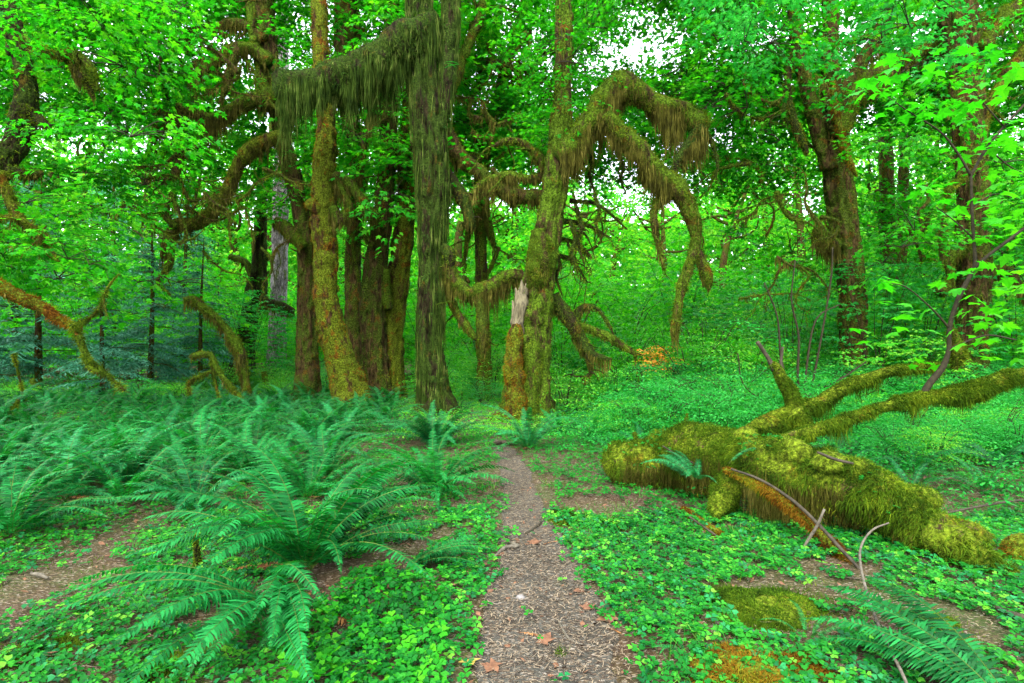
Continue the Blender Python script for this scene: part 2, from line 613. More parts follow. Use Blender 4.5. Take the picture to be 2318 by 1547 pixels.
PATH_PX = [(1240, 1900, 520), (1245, 1547, 360), (1240, 1450, 310), (1230, 1350, 250), (1218, 1270, 175), (1200, 1200, 112), (1184, 1140, 84), (1172, 1085, 62), (1158, 1045, 46), (1138, 1015, 30), (1115, 995, 10)]
PATH = []
for a, b, w in PATH_PX:
    q = Gp(a, b)
    e = Gp(a + 1, b)
    dd = CAMH * F / (b - 800.0)
    PATH.append((q[0], q[1], w * dd / F / 2))
PATH = np.array(PATH)
PS = spline(np.c_[PATH[:, :2], np.zeros(len(PATH)), PATH[:, 2]], .08)
TR_PX = [(-120, 1420, 190), (60, 1350, 150), (190, 1270, 105), (270, 1210, 60), (330, 1170, 40)]
TRK = np.array([(Gp(a, b)[0], Gp(a, b)[1], w * CAMH * F / (b - 800) / F / 2) for a, b, w in TR_PX])
TS = spline(np.c_[TRK[:, :2], np.zeros(len(TRK)), TRK[:, 2]], .12)


def strip_d(S, x, y):
    """Signed distance to the edge of a strip (negative inside)."""
    x, y = np.atleast_1d(x), np.atleast_1d(y)
    out = np.full(len(x), 9.0)
    for k in range(0, len(x), 20000):
        d = np.hypot(x[k:k + 20000, None] - S[None, :, 0], y[k:k + 20000, None] - S[None, :, 1]) - S[None, :, 3]
        out[k:k + 20000] = d.min(1)
    return out


def gz(x, y):
    x, y = np.atleast_1d(np.asarray(x, float)), np.atleast_1d(np.asarray(y, float))
    z = gz0(x, y)
    near = (np.abs(x) < 5) & (y < 11)
    if near.any():
        d = strip_d(PS, x[near], y[near])
        z[near] -= 0.035 * np.clip(1 - (d + .15) / .3, 0, 1)
    return z


def G(px, py):
    q = Gp(px, py)
    q[2] = gz(q[0], q[1])[0]
    return q


def soil_mat(name, kind):
    m, nt, out = newmat(name)
    vec, g = geo_pos(nt)
    a = noise(nt, 1.3, 5, vec, .65)
    b_ = noise(nt, 34, 5, vec, .75)
    vo = nt.nodes.new("ShaderNodeTexVoronoi")
    mp = nt.nodes.new("ShaderNodeMapping")
    mp.inputs["Scale"].default_value = (1, 2.4, 1)
    mp.inputs["Rotation"].default_value = (0, 0, .6)
    nt.links.new(vec, mp.inputs["Vector"])
    nt.links.new(mp.outputs[0], vo.inputs["Vector"])
    vo.inputs["Scale"].default_value = 62
    if kind == 'path':
        c1 = ramp(nt, [(.28, (.012, .010, .007)), (.5, (.030, .029, .021)), (.72, (.095, .094, .074))], b_)
        c2 = ramp(nt, [(.35, (.013, .013, .009)), (.65, (.075, .077, .062))], a)
        fac = .45
    else:
        c1 = ramp(nt, [(.28, (.012, .008, .005)), (.5, (.036, .022, .010)), (.72, (.10, .066, .034))], b_)
        c2 = ramp(nt, [(.38, (.03, .018, .010)), (.5, (.025, .035, .008)), (.62, (.015, .06, .008))], a)
        fac = .5
    k = nt.nodes.new("ShaderNodeMix")
    k.data_type = 'RGBA'
    k.inputs[0].default_value = fac
    nt.links.new(c1, k.inputs[6])
    nt.links.new(c2, k.inputs[7])
    sp = nt.nodes.new("ShaderNodeSeparateColor")
    nt.links.new(vo.outputs["Color"], sp.inputs[0])
    chip = ramp(nt, [(.1, (.025, .016, .011)), (.5, (.05, .036, .022)), (.8, (.12, .088, .05)), (.97, (.20, .18, .14))], sp.outputs[0])
    k2 = nt.nodes.new("ShaderNodeMix")
    k2.data_type = 'RGBA'
    nt.links.new(ramp(nt, [(.45, (0, 0, 0)), (.6, (.75, .75, .75))], sp.outputs[1]), k2.inputs[0])
    nt.links.new(k.outputs[2], k2.inputs[6])
    nt.links.new(chip, k2.inputs[7])
    b = nt.nodes.new("ShaderNodeBsdfPrincipled")
    nt.links.new(k2.outputs[2], b.inputs["Base Color"])
    b.inputs["Roughness"].default_value = .85
    b.inputs["Specular IOR Level"].default_value = .07
    bp = nt.nodes.new("ShaderNodeBump")
    bp.inputs["Strength"].default_value = .8
    bp.inputs["Distance"].default_value = .012
    nt.links.new(math_(nt, 'ADD', b_, vo.outputs["Distance"]), bp.inputs["Height"])
    nt.links.new(bp.outputs[0], b.inputs["Normal"])
    nt.links.new(b.outputs[0], out.inputs[0])
    return m


M['soil'] = soil_mat("forest_soil", 'soil')
M['path'] = soil_mat("path_soil", 'path')

xs = np.r_[np.arange(0, 5, .085), np.arange(5, 14, .25), np.arange(14, 60, 2), np.arange(60, 320, 20)]
xs = np.r_[-xs[:0:-1], xs]
ys = np.r_[np.arange(-30, -2, 4), np.arange(-2, 2, .4), np.arange(2, 9, .085), np.arange(9, 20, .2), np.arange(20, 70, 1.5), np.arange(70, 420, 25)]
X, Y = np.meshgrid(xs, ys)
g = Geo()
nx, ny = len(xs), len(ys)
idx = np.arange(nx * ny).reshape(ny, nx)
g.add(np.c_[X.ravel(), Y.ravel(), gz(X.ravel(), Y.ravel())], np.stack([idx[:-1, :-1], idx[:-1, 1:], idx[1:, 1:], idx[1:, :-1]], -1).reshape(-1, 4))
o = g.obj('ground', M['soil'])
o['kind'] = 'structure'
o['label'] = 'brown forest floor of soil and leaf litter under the trees'

# the path: a sheet whose irregular edges dip under the floor
C = PS[:, :2]
T = nrm(np.gradient(C, axis=0))
Nn = np.c_[-T[:, 1], T[:, 0]]
u = np.linspace(-1, 1, 41)
edge = np.stack([1 + .38 * fbm(np.c_[C * 1.0, np.full(len(C), s)], 3.6, 4, 31) for s in (0., 7.)], 1)
wd = np.where(u[None] < 0, edge[:, :1], edge[:, 1:]) * (PS[:, 3:4] + .05)
px_ = C[:, None, 0] + Nn[:, None, 0] * u[None] * wd
py_ = C[:, None, 1] + Nn[:, None, 1] * u[None] * wd
z = gz(px_.ravel(), py_.ravel()).reshape(px_.shape)
ab = np.abs(u)[None]
z = z + np.where(ab > .86, .012 - (ab - .86) / .14 * .05, .012) + .006 * fbm(np.c_[px_.ravel(), py_.ravel(), np.zeros(px_.size)], 14, 3, 77).reshape(px_.shape)
n, k = px_.shape
idx = np.arange(n * k).reshape(n, k)
g = Geo()
g.add(np.stack([px_, py_, z], -1).reshape(-1, 3), np.stack([idx[:-1, :-1], idx[1:, :-1], idx[1:, 1:], idx[:-1, 1:]], -1).reshape(-1, 4))
o = g.obj('path', M['path'])
o['kind'] = 'structure'
o['label'] = 'narrow trodden dirt path running towards the big trees'

# ------------------------------------------------------------------ leaf shapes and sprays
MAPLE_BIG = np.array([(0, .3, -.02), (0, 0, 0), (.38, -.04, -.05), (.24, .2, .0), (.36, .22, .0), (.58, .52, -.08), (.30, .47, .0), (.22, .62, -.02), (0, 1, -.1),
                      (-.22, .62, -.02), (-.30, .47, .0), (-.58, .52, -.08), (-.36, .22, 0), (-.24, .2, .0), (-.38, -.04, -.05)])
MAPLE_BIG_F = np.array([(0, i, i % 14 + 1) for i in range(1, 15)])
MAPLE = np.array([(0, 0, 0), (.42, .08, -.06), (.24, .26, .0), (.54, .58, -.08), (.18, .55, .02), (0, 1, -.08), (-.18, .55, .02), (-.54, .58, -.08), (-.24, .26, .0), (-.42, .08, -.06)])
MAPLE_F = np.array([(0, i, i + 1) for i in range(1, 9)])
OVAL = np.array([(0, 0, 0), (.27, .45, -.03), (0, 1, -.08), (-.27, .45, -.03)])
OVAL_F = np.array([(0, 1, 2), (0, 2, 3)])
WIDE = np.array([(0, 0, 0), (.45, .35, -.05), (.2, .55, 0), (0, 1, -.1), (-.2, .55, 0), (-.45, .35, -.05)])
WIDE_F = np.array([(0, 1, 2), (0, 2, 3), (0, 3, 4), (0, 4, 5)])
SHAPES = {'big': (MAPLE_BIG, MAPLE_BIG_F), 'maple': (MAPLE, MAPLE_F), 'oval': (OVAL, OVAL_F), 'wide': (WIDE, WIDE_F)}


def sprays(g, O, az, L, K, size, shape='maple', tilt=.35, m=0, mt=None, pitch=(-.35, .25), droop=.25, spread=.28, lean=None):
    """Flat layered twigs with leaves on both sides, the way maples carry them."""
    n = len(O)
    if n == 0:
        return
    L = np.asarray(L).reshape(-1, 1) * np.ones((n, 1))
    el = rng.uniform(*pitch, n)
    D = np.stack([np.cos(az) * np.cos(el), np.sin(az) * np.cos(el), np.sin(el)], 1)
    S = nrm(np.cross(D, np.array([0, 0, 1.0])))
    t = np.linspace(.12, 1, K)[None, :] + rng.uniform(-.05, .05, (n, K))
    side = np.where(np.arange(K) % 2, 1.0, -1.0)[None] * np.ones((n, K))
    off = side * rng.uniform(.1, 1, (n, K)) * spread * L
    pos = O[:, None] + D[:, None] * (L * t)[..., None] + S[:, None] * off[..., None]
    pos[..., 2] -= (droop * L * t ** 2) + rng.uniform(-.04, .06, (n, K)) * L
    a = rng.uniform(.35, 1.3, (n, K)) * side
    fw = D[:, None] * np.cos(a)[..., None] + S[:, None] * np.sin(a)[..., None]
    fw[..., 2] -= rng.uniform(.1, .7, (n, K))
    fw = nrm(fw)
    up = np.array([0, 0, 1.0]) + rng.normal(0, tilt, (n, K, 3))
    Xa = nrm(np.cross(fw, up))
    Za = np.cross(Xa, fw)
    bv, bf = SHAPES[shape]
    s = size * rng.uniform(.55, 1.15, (n, K))
    scatter(g, bv, bf, pos.reshape(-1, 3), Xa.reshape(-1, 3), fw.reshape(-1, 3), Za.reshape(-1, 3), s.ravel(), m)
    if mt is not None:
        w = .006
        e = O + D * L * .95
        e[:, 2] -= droop * L[:, 0] * .9
        md = O + D * L * .5
        md[:, 2] -= droop * L[:, 0] * .25
        v = np.stack([O - S * w, O + S * w, md - S * w * .7, md + S * w * .7, e], 1).reshape(-1, 3)
        v2 = v.copy()
        b = (np.arange(n) * 5)[:, None]
        base = g.n
        g.add(v, b + np.array([[0, 1, 3, 2]]), mt)
        g.faces(b + np.array([[2, 3, 4]]), base, mt)
        up3 = np.array([0, 0, 1.0]) * w
        v = np.stack([O - up3, O + up3, md - up3 * .7, md + up3 * .7, e], 1).reshape(-1, 3)
        base = g.n
        g.add(v, b + np.array([[0, 1, 3, 2]]), mt)
        g.faces(b + np.array([[2, 3, 4]]), base, mt)


# ------------------------------------------------------------------ big trees
def rows(pts, d, k=1.0):
    out = []
    for q in pts:
        dd = d + (q[3] if len(q) > 3 else 0)
        out.append((*P(q[0], q[1], dd), k * q[2] / 2 / F * dd))
    return out


def limb(parent, name, pts, d, mat, seg=12, step=.07, bump=.28, bs=3.5, curtain=0, clen=.5, fz=0, fl=.06, mm='tree_moss', cm='hang_moss', twigs=0, cw=.016, taper=True, label=None, twl=.8):
    """A mossy branch as a part, its hanging moss as a sub-part."""
    g = Geo()
    sp = spline(rows(pts, d, .88), step)
    sd = int(rng.integers(999))
    pos, D = tube(g, sp, seg, bump * 1.75, bs, 5, seed=sd)
    tips = []
    tot = np.linalg.norm(np.diff(sp[:, :3], axis=0), axis=1).sum()
    for _ in range(twigs):
        i = int(rng.integers(int(len(sp) * .2), len(sp)))
        q = sp[i, :3].copy()
        r = min(.035, sp[i, 3] * .6) * rng.uniform(.6, 1.1)
        dv = nrm(np.array([rng.normal(0, .9), rng.normal(0, .6), rng.normal(-.35, .7)]))
        L = twl * rng.uniform(.4, 1.5)
        w = [(*q, r)]
        nseg = 6
        for j in range(nseg):
            dv = nrm(dv + rng.normal(0, .38, 3) + np.array([0, 0, -.10]))
            q = q + dv * L / nseg
            w.append((*q, r * (1 - .75 * (j + 1) / nseg)))
        ps2, D2 = tube(g, spline(w, .08), 5, .25, 6, 2, seed=sd + 3)
        tips.append((ps2, D2, L))
    o = g.obj(name, M[mat], parent)
    if label:
        o['label'] = label
    if curtain or fz:
        h = Geo()
        if curtain:
            n = int(tot * curtain)
            p, dd = surf(pos, D, n, lambda a, b: np.clip(.35 - b[..., 2], 0, 1))
            q = fbm(p * np.array([1, 1, .15]), 1.7, 3, sd + 1)
            q2 = vn(p * np.array([1, 1, .1]), 9, sd + 2)
            L = clen * np.clip(.45 + 1.5 * q + .45 * q2, .08, 1.8) * rng.uniform(.35, 1.15, n)
            strands(h, p, L, cw, .07)
        if fz:
            p, dd = surf(pos, D, int(tot * fz))
            fuzz(h, p, dd, fl, .013, 1, .3, .5, 1)
        for ps2, D2, L in tips:
            p, dd = surf(ps2, D2, int(L * 60))
            strands(h, p, rng.uniform(.02, .16, len(p)) * min(1, clen * 2), .010, .08)
            if fz:
                p, dd = surf(ps2, D2, int(L * 60))
                fuzz(h, p, dd, .035, .011, 1, .3, .5, 1)
        h.obj('hanging_moss', [M[cm], M[mm]], o, kind='stuff')
    return o, sp


MOUND_A, MOUND_B = np.meshgrid(np.linspace(0, 2 * PI, 9, endpoint=False), np.linspace(.25, 1.45, 4))
MND = np.vstack([np.stack([np.cos(MOUND_A) * np.sin(MOUND_B) * (1 + .18 * np.sin(MOUND_A * 3)), np.sin(MOUND_A) * np.sin(MOUND_B) * (1 + .15 * np.cos(MOUND_A * 2)), np.cos(MOUND_B)], -1).reshape(-1, 3), [[0, 0, 1.02]]])
MNF3 = np.array([(36, j, (j + 1) % 9) for j in range(9)])
MNF = np.array([t for i in range(3) for j in range(9) for t in ((i * 9 + j, (i + 1) * 9 + j, (i + 1) * 9 + (j + 1) % 9), (i * 9 + j, (i + 1) * 9 + (j + 1) % 9, i * 9 + (j + 1) % 9))] + [tuple(t) for t in MNF3])


def mounds(g, h, pos, D, n, r, fl, m=0, mf=0):
    """Moss cushions standing proud of the bark, furred with fibres."""
    p, dd = surf(pos, D, n)
    s = r * rng.uniform(.45, 1.3, n)
    up = nrm(np.array([0, 0, 1.]) - dd * dd[:, 2:3])
    X_ = np.cross(up, dd)
    v0 = g.n
    scatter(g, MND * np.array([1, 1.25, .55]), MNF, p - dd * s[:, None] * .12, X_, up, dd, s, m)
    k = 14
    a = rng.uniform(0, 2 * PI, (n, k))
    e = rng.uniform(.2, 1.4, (n, k))
    q = p[:, None] + (X_[:, None] * (np.cos(a) * np.sin(e))[..., None] + up[:, None] * (np.sin(a) * np.sin(e) * 1.25)[..., None] + dd[:, None] * (np.cos(e) * .5)[..., None]) * s[:, None, None]
    nn = nrm(q - p[:, None])
    fuzz(h, q.reshape(-1, 3), nn.reshape(-1, 3), fl, .016, 1, .7, .5, mf)


def trunk(parent, pts, d, mat, seg=48, step=.05, bump=.2, bs=1.6, ridge=.10, flare=.5, flare_h=.5, pillow=0, fz=2500, fl=.06, mm='tree_moss', strand=0, sl=.4, sm='hang_green', name='trunk', label=None, base=True, cw=.014, rk=9):
    r = rows(pts, d, .84)
    gzv = 0.0
    if base:                                          # carry the foot on into the ground
        q = r[-1]
        gzv = float(gz(q[0], q[1])[0])
        r.append((q[0] + (q[0] - r[-2][0]) * .15, q[1], gzv - .25, q[3] * 1.1))
    sp = spline(r, step)
    g = Geo()
    sd = int(rng.integers(999))
    pos, D = tube(g, sp, seg, bump * 1.25, bs, 5, ridge * 1.5, rk, flare, flare_h, pillow, seed=sd, gz=gzv)
    if base:
        for k_ in range(7):                            # roots running out over the floor
            a_ = k_ * .9 + sd
            q0 = sp[-1, :3] + np.array([0, 0, .25])
            rr = sp[-1, 3]
            dv = np.array([math.cos(a_), math.sin(a_), 0])
            ln = rng.uniform(1.0, 1.7) * rr
            w_ = []
            for f_, hz, rs in ((.45, .42, .42), (.85, .16, .34), (1.2, .03, .24), (1.0 + ln / rr, -.06, .10)):
                q1 = q0 + dv * rr * f_
                zz = gzv + hz * min(1.2, rr * 2.2)
                w_.append((q1[0], q1[1] + .05 * k_ % .1, zz, rr * rs))
            tube(g, spline(w_, .06), 10, .3, 5, 3, seed=sd + k_)
    h = Geo()
    if fz:
        mounds(g, h, pos, D, max(20, fz // 60), .085, fl)
    o = g.obj(name, M[mat], parent)
    if label:
        o['label'] = label
    if fz:
        p, dd = surf(pos, D, int(fz * 1.6))
        k = fbm(p, 2.2, 3, sd + 40) + rng.normal(0, .12, len(p)) > -.05
        fuzz(h, p[k], dd[k], fl, .016, 1, .7, .5, 0)
    if strand:
        p, dd = surf(pos, D, strand * 2)
        k = fbm(p * np.array([1, 1, .25]), 2.6, 3, sd + 60) + rng.normal(0, .1, len(p)) > .26 - .5 * np.abs(dd[:, 0]) ** 2
        p, dd = p[k], dd[k]
        strands(h, p + dd * rng.uniform(.002, .03, (len(p), 1)), sl * rng.uniform(.25, 1.3, len(p)), cw, .03, 1)
    if fz or strand:
        h.obj('trunk_moss', [M[mm], M[sm]], parent, kind='stuff')
    return o, sp, pos, D


CROWNS = {}           # tree name -> (empty, x at depth, list of spray specs)


def big_tree(label, px, py, d, group=None, name='maple_tree'):
    q = P(px, py, d)
    t = thing(name, label, 'tree', (q[0], q[1], gz(q[0], q[1])[0]), group)
    CROWNS[t.name] = (t, q[0], q[1])
    return t


# tree A: the central dark trunk in two stems, hung with long moss
tA = big_tree('dark twin-stemmed maple hung with long green moss, centre of the picture', 985, 935, 14.0, name='maple_tree')
tA_d = 14.0
trunk(tA, [(948, -420, 46), (947, -150, 52), (950, 0, 66), (952, 90, 70), (958, 190, 72), (966, 260, 80), (975, 330, 88), (982, 420, 84), (981, 520, 76), (977, 620, 68), (974, 720, 66), (974, 800, 68), (980, 870, 76), (988, 925, 92)], tA_d,
      'bark_dark', 64, .05, .14, 1.8, .16, .42, .35, fz=4200, fl=.07, mm='dark_moss', strand=8500, sl=.62, cw=.013)
trunk(tA, [(1030, -420, 36, .2), (1022, -100, 42, .2), (1020, 0, 46, .15), (1016, 100, 46, .15), (1008, 190, 42, .1), (998, 260, 40, .05), (990, 330, 40, 0)], tA_d,
      'bark_dark', 28, .06, .14, 2, .12, 0, fz=1500, mm='dark_moss', strand=2600, sl=.5, name='second_stem', base=False)
limb(tA, 'branch', [(975, 40, 60, .4), (930, 92, 92, .1), (880, 126, 92), (820, 158, 84), (750, 180, 78), (690, 192, 80), (652, 202, 96), (630, 208, 84)], 13.7, 'bark_dark', 26, .05, .3, 2.5,
     curtain=2300, clen=1.05, fz=1800, fl=.085, mm='dark_moss', cm='hang_green', label='thick level branch with a deep moss curtain', cw=.017)
limb(tA, 'branch', [(1010, 600, 46), (1030, 640, 40), (1065, 662, 36), (1100, 652, 36), (1140, 632, 34), (1185, 622, 34)], 13.9, 'bark_green', 16, .05, .25, 4,
     curtain=750, clen=.62, fz=1100, label='low sagging branch between two trunks')
limb(tA, 'branch', [(1078, 660, 20), (1090, 700, 26), (1094, 735, 30), (1096, 765, 26), (1094, 800, 8)], 13.9, 'bark_brown', 10, .05, .3, 5, curtain=420, clen=.3, fz=700)
limb(tA, 'branch', [(1005, 640, 26), (1030, 700, 20), (1060, 745, 20), (1080, 770, 10)], 14.1, 'bark_green', 8, curtain=260, clen=.3, fz=600, twigs=4)
limb(tA, 'branch', [(1006, 300, 44), (1035, 350, 40), (1080, 385, 38), (1130, 425, 38), (1180, 445, 36), (1235, 442, 30)], 14.6, 'bark_brown', 14, curtain=900, clen=.85, fz=900, twigs=5)
limb(tA, 'branch', [(1008, 390, 30), (1040, 440, 34), (1060, 480, 30), (1065, 520, 20)], 14.3, 'bark_dark', 10, curtain=800, clen=.6, fz=600, mm='dark_moss', twigs=3)
limb(tA, 'branch', [(1000, 560, 30), (1016, 575, 34), (1018, 600, 28), (1012, 615, 12)], 13.8, 'bark_dark', 10, bump=.2, fz=800)
limb(tA, 'branch', [(1020, 210, 30, .2), (1060, 100, 24, .6), (1085, 40, 20, 1), (1100, -60, 14, 1.2)], 14.4, 'bark_green', 10, fz=500, curtain=150, clen=.25, twigs=5)
# feathery fern high in the fork
# tree B: rust-coloured mossy trunk with pillows
tB = big_tree('maple with rust-orange moss pillows and a leaning foot, left of centre', 790, 915, 15.5)
trunk(tB, [(722, -420, 26), (722, -150, 30), (722, 0, 36), (724, 90, 42), (730, 180, 44), (738, 260, 46), (737, 330, 52), (734, 400, 56), (733, 460, 60), (735, 540, 62), (736, 620, 62), (742, 700, 66), (758, 770, 72), (778, 840, 80), (795, 905, 92)], 15.5,
      'bark_rust', 44, .045, .12, 2.2, .05, .30, .4, pillow=.22, fz=7500, fl=.05, mm='rust_moss', label='trunk swollen with rust and yellow moss pillows')
limb(tB, 'branch', [(752, 470, 26), (768, 500, 30), (790, 470, 20), (760, 400, 22), (790, 415, 24), (820, 455, 24), (850, 490, 20)], 15.4, 'bark_green', 10, fz=600, curtain=450, clen=.5)
limb(tB, 'branch', [(700, 455, 30), (712, 470, 34), (725, 480, 30)], 15.3, 'bark_rust', 10, fz=900, mm='rust_moss')
# tree C: slender pale stem at the left of B, many arms to the left
tC = big_tree('slender brown maple reaching mossy arms out to the left', 695, 880, 17.5)
trunk(tC, [(592, -420, 34), (594, -120, 40), (598, 0, 48), (604, 80, 48), (612, 160, 44), (622, 230, 40), (636, 300, 40), (652, 360, 42), (668, 420, 42), (684, 500, 42), (694, 600, 44), (694, 700, 46), (695, 800, 52), (697, 875, 60)], 17.5,
      'bark_brown', 30, .06, .14, 2, .12, .4, .5, fz=4200, fl=.06, mm='tree_moss', strand=500, sl=.25)
trunk(tC, [(556, -250, 16), (562, -60, 18), (568, 40, 22), (580, 110, 24), (594, 180, 26), (612, 250, 26)], 17.2, 'bark_green', 14, .07, .25, 3, .05, 0, fz=1000, name='second_stem', base=False)
limb(tC, 'branch', [(618, 215, 38), (590, 222, 38), (555, 232, 34), (525, 248, 30), (492, 268, 26), (455, 262, 28), (425, 250, 26), (402, 240, 20)], 16.6, 'bark_green', 16, curtain=900, clen=.85, fz=900, twigs=3, label='arched arm with fringed moss')
limb(tC, 'branch', [(410, 268, 26), (402, 300, 20), (408, 350, 16), (396, 390, 18), (372, 410, 10)], 16.4, 'bark_brown', 10, curtain=260, clen=.25, fz=500, twigs=5)
limb(tC, 'branch', [(420, 270, 22), (388, 275, 26), (360, 290, 24), (354, 315, 14)], 16.5, 'bark_green', 10, curtain=500, clen=.6, fz=500, twigs=6)
limb(tC, 'branch', [(612, 140, 34), (575, 115, 30), (535, 108, 28), (500, 130, 26), (470, 155, 22), (430, 182, 16)], 16.9, 'bark_green', 12, curtain=520, clen=.45, fz=600, twigs=5)
limb(tC, 'branch', [(540, 110, 22), (520, 160, 20), (510, 200, 16), (498, 235, 8)], 16.8, 'bark_brown', 8, curtain=300, clen=.35, fz=400)
limb(tC, 'branch', [(600, 90, 26), (560, 60, 24), (520, 52, 22), (490, 66, 18), (455, 60, 18), (415, 90, 26), (385, 98, 20)], 17.2, 'bark_brown', 10, curtain=350, clen=.35, fz=500, twigs=6)
limb(tC, 'branch', [(640, 310, 36), (600, 322, 36), (560, 345, 34), (535, 385, 32), (512, 430, 30), (480, 478, 34), (440, 505, 32), (405, 508, 32), (380, 545, 24), (368, 575, 10)], 16.4, 'bark_rust', 14, curtain=620, clen=.55, fz=900, twigs=10, label='long arm bending down to the left')
limb(tC, 'branch', [(400, 515, 20), (375, 490, 18), (380, 465, 14)], 16.2, 'bark_green', 8, fz=400, twigs=4)
limb(tC, 'branch', [(388, 560, 18), (384, 600, 16), (360, 640, 14), (385, 668, 6)], 16.2, 'bark_green', 8, fz=400, curtain=200, clen=.2, twigs=4)
limb(tC, 'branch', [(688, 560, 28), (665, 535, 30), (642, 512, 32), (622, 500, 22)], 17.0, 'bark_green', 12, curtain=900, clen=.55, fz=700)
# tree D: the stem behind B that shows high above the level branch
tD = big_tree('dark shaggy maple trunk seen above the level branch', 800, 905, 19.0)
trunk(tD, [(790, -420, 44), (788, -100, 54), (786, 0, 60), (786, 90, 58), (784, 180, 50), (790, 260, 44), (800, 340, 40), (806, 430, 36), (800, 560, 38), (800, 700, 44), (806, 880, 56)], 19.0,
      'bark_brown', 26, .08, .2, 2.2, .15, .3, .5, fz=2600, fl=.07, mm='rust_moss', strand=300, sl=.3)
limb(tD, 'branch', [(800, 80, 40), (812, 78, 46), (818, 90, 30)], 18.6, 'bark_brown', 10, fz=800, mm='rust_moss')
# trees E and F: the pair between B and A
tE = big_tree('left trunk of the upright pair just left of the dark central tree', 850, 885, 17.5)
trunk(tE, [(900, -420, 26), (892, -100, 32), (885, 100, 38), (882, 240, 42), (878, 340, 44), (872, 430, 46), (862, 520, 52), (850, 600, 60), (843, 680, 66), (843, 760, 66), (848, 830, 66), (852, 885, 74)], 17.5,
      'bark_brown', 34, .06, .15, 2, .13, .35, .5, fz=5200, fl=.06, strand=500, sl=.25)
limb(tE, 'branch', [(868, 520, 20), (840, 480, 20), (810, 440, 22), (778, 415, 22), (760, 402, 16)], 16.8, 'bark_green', 10, curtain=700, clen=.6, fz=600)
limb(tE, 'branch', [(882, 250, 22), (850, 240, 18), (830, 300, 16), (818, 370, 14), (812, 420, 8)], 17, 'bark_brown', 8, curtain=400, clen=.4, fz=400, twigs=6)
limb(tE, 'branch', [(845, 560, 16), (815, 520, 14), (800, 560, 12), (812, 640, 6)], 17, 'bark_green', 8, curtain=200, clen=.2, fz=400, twigs=6)
tF = big_tree('right trunk of the upright pair just left of the dark central tree', 890, 885, 18.0)
trunk(tF, [(935, -420, 26), (932, 0, 34), (928, 250, 40), (925, 380, 46), (920, 470, 50), (910, 560, 56), (900, 640, 58), (892, 720, 60), (888, 800, 58), (888, 885, 62)], 18.0,
      'bark_rust', 34, .06, .15, 2, .14, .35, .5, fz=4600, fl=.06, strand=400, sl=.25)
limb(tF, 'branch', [(880, 700, 22), (872, 650, 24), (876, 610, 16)], 17.4, 'bark_green', 8, fz=700)
limb(tF, 'branch', [(905, 420, 22), (912, 380, 30), (908, 330, 26), (920, 290, 18)], 17.6, 'bark_green', 10, fz=700)

# tree G: right of centre, bumpy green trunk, broken foot and huge arched limb
tG = big_tree('stout maple with a broken hollow foot and a huge arched limb, right of the path', 1195, 945, 12.9)
gd = 12.9
_, spG, posG, DG = trunk(tG, [(1272, -420, 30), (1275, -150, 36), (1275, 0, 42), (1276, 100, 44), (1274, 200, 48), (1270, 290, 56), (1264, 360, 64), (1257, 430, 68), (1247, 490, 70), (1236, 540, 70), (1226, 600, 82), (1216, 660, 86), (1208, 730, 92), (1200, 800, 100), (1196, 870, 106), (1194, 945, 120)], gd,
      'bark_green', 60, .045, .22, 2.6, .10, .38, .35, pillow=.12, fz=9500, fl=.05, mm='tree_moss', strand=700, sl=.22)
limb(tG, 'mossy_burl', [(1218, 520, 30, -.25), (1222, 560, 60, -.25), (1222, 610, 60, -.28), (1216, 650, 40, -.1)], gd, 'bark_green', 20, .05, .25, 4, fz=4200, fl=.05, curtain=900, clen=.4)
limb(tG, 'mossy_burl', [(1170, 735, 24, -.4), (1164, 790, 44, -.44), (1164, 850, 48, -.46), (1168, 915, 56, -.46), (1176, 955, 60, -.4)], gd, 'bark_rust', 18, .05, .3, 4, fz=2500, fl=.045, mm='rust_moss')
limb(tG, 'mossy_burl', [(1205, 745, 26, -.35), (1208, 800, 40, -.4), (1206, 860, 38, -.42), (1200, 910, 48, -.4), (1195, 950, 66, -.3)], gd, 'bark_green', 18, .05, .3, 4, fz=2800, fl=.05)
g = Geo()                                            # the weathered stub on its left side
sp = spline(rows([(1187, 650, 14, -.1), (1183, 672, 26, -.2), (1177, 710, 32, -.26), (1172, 750, 30, -.26), (1170, 790, 18, -.1)], gd), .05)
pos, D = tube(g, sp, 26, .45, 5, 4, .42, 14, seed=4)
for a_, b_, c_, e_ in [(1172, 690, 1167, 652), (1182, 668, 1181, 634), (1190, 668, 1191, 642), (1166, 720, 1160, 680), (1176, 690, 1173, 658)]:
    tube(g, spline(rows([(a_, b_, 16, -.25), ((a_ + c_) / 2, (b_ + e_) / 2, 11, -.25), (c_, e_, 3, -.25)], gd), .05), 6, .3, 8, 2, seed=7)
g.obj('broken_stub', M['stump_wood'], tG)['label'] = 'bare weathered grey stub on the left side'
limb(tG, 'branch', [(1262, 350, 66), (1290, 335, 66), (1318, 300, 64), (1345, 262, 64), (1375, 222, 66), (1405, 200, 68), (1440, 210, 58), (1475, 228, 46), (1515, 244, 46), (1550, 262, 50), (1580, 282, 54), (1598, 296, 36)], gd - .3, 'bark_green', 26, .05, .28, 2.6,
     curtain=1500, clen=.75, fz=1700, fl=.08, twigs=0, label='huge arched limb with shaggy moss', cm='hang_moss', cw=.017)
limb(tG, 'branch', [(1585, 290, 36), (1570, 320, 34), (1545, 345, 28), (1530, 375, 20), (1520, 402, 8)], gd - .4, 'bark_dark', 12, curtain=900, clen=.45, fz=700, mm='dark_moss')
limb(tG, 'branch', [(1592, 290, 14), (1612, 325, 12), (1624, 370, 8), (1620, 400, 4)], gd - .4, 'bark_dark', 7, curtain=150, clen=.15, fz=300, twigs=3, twl=.5)
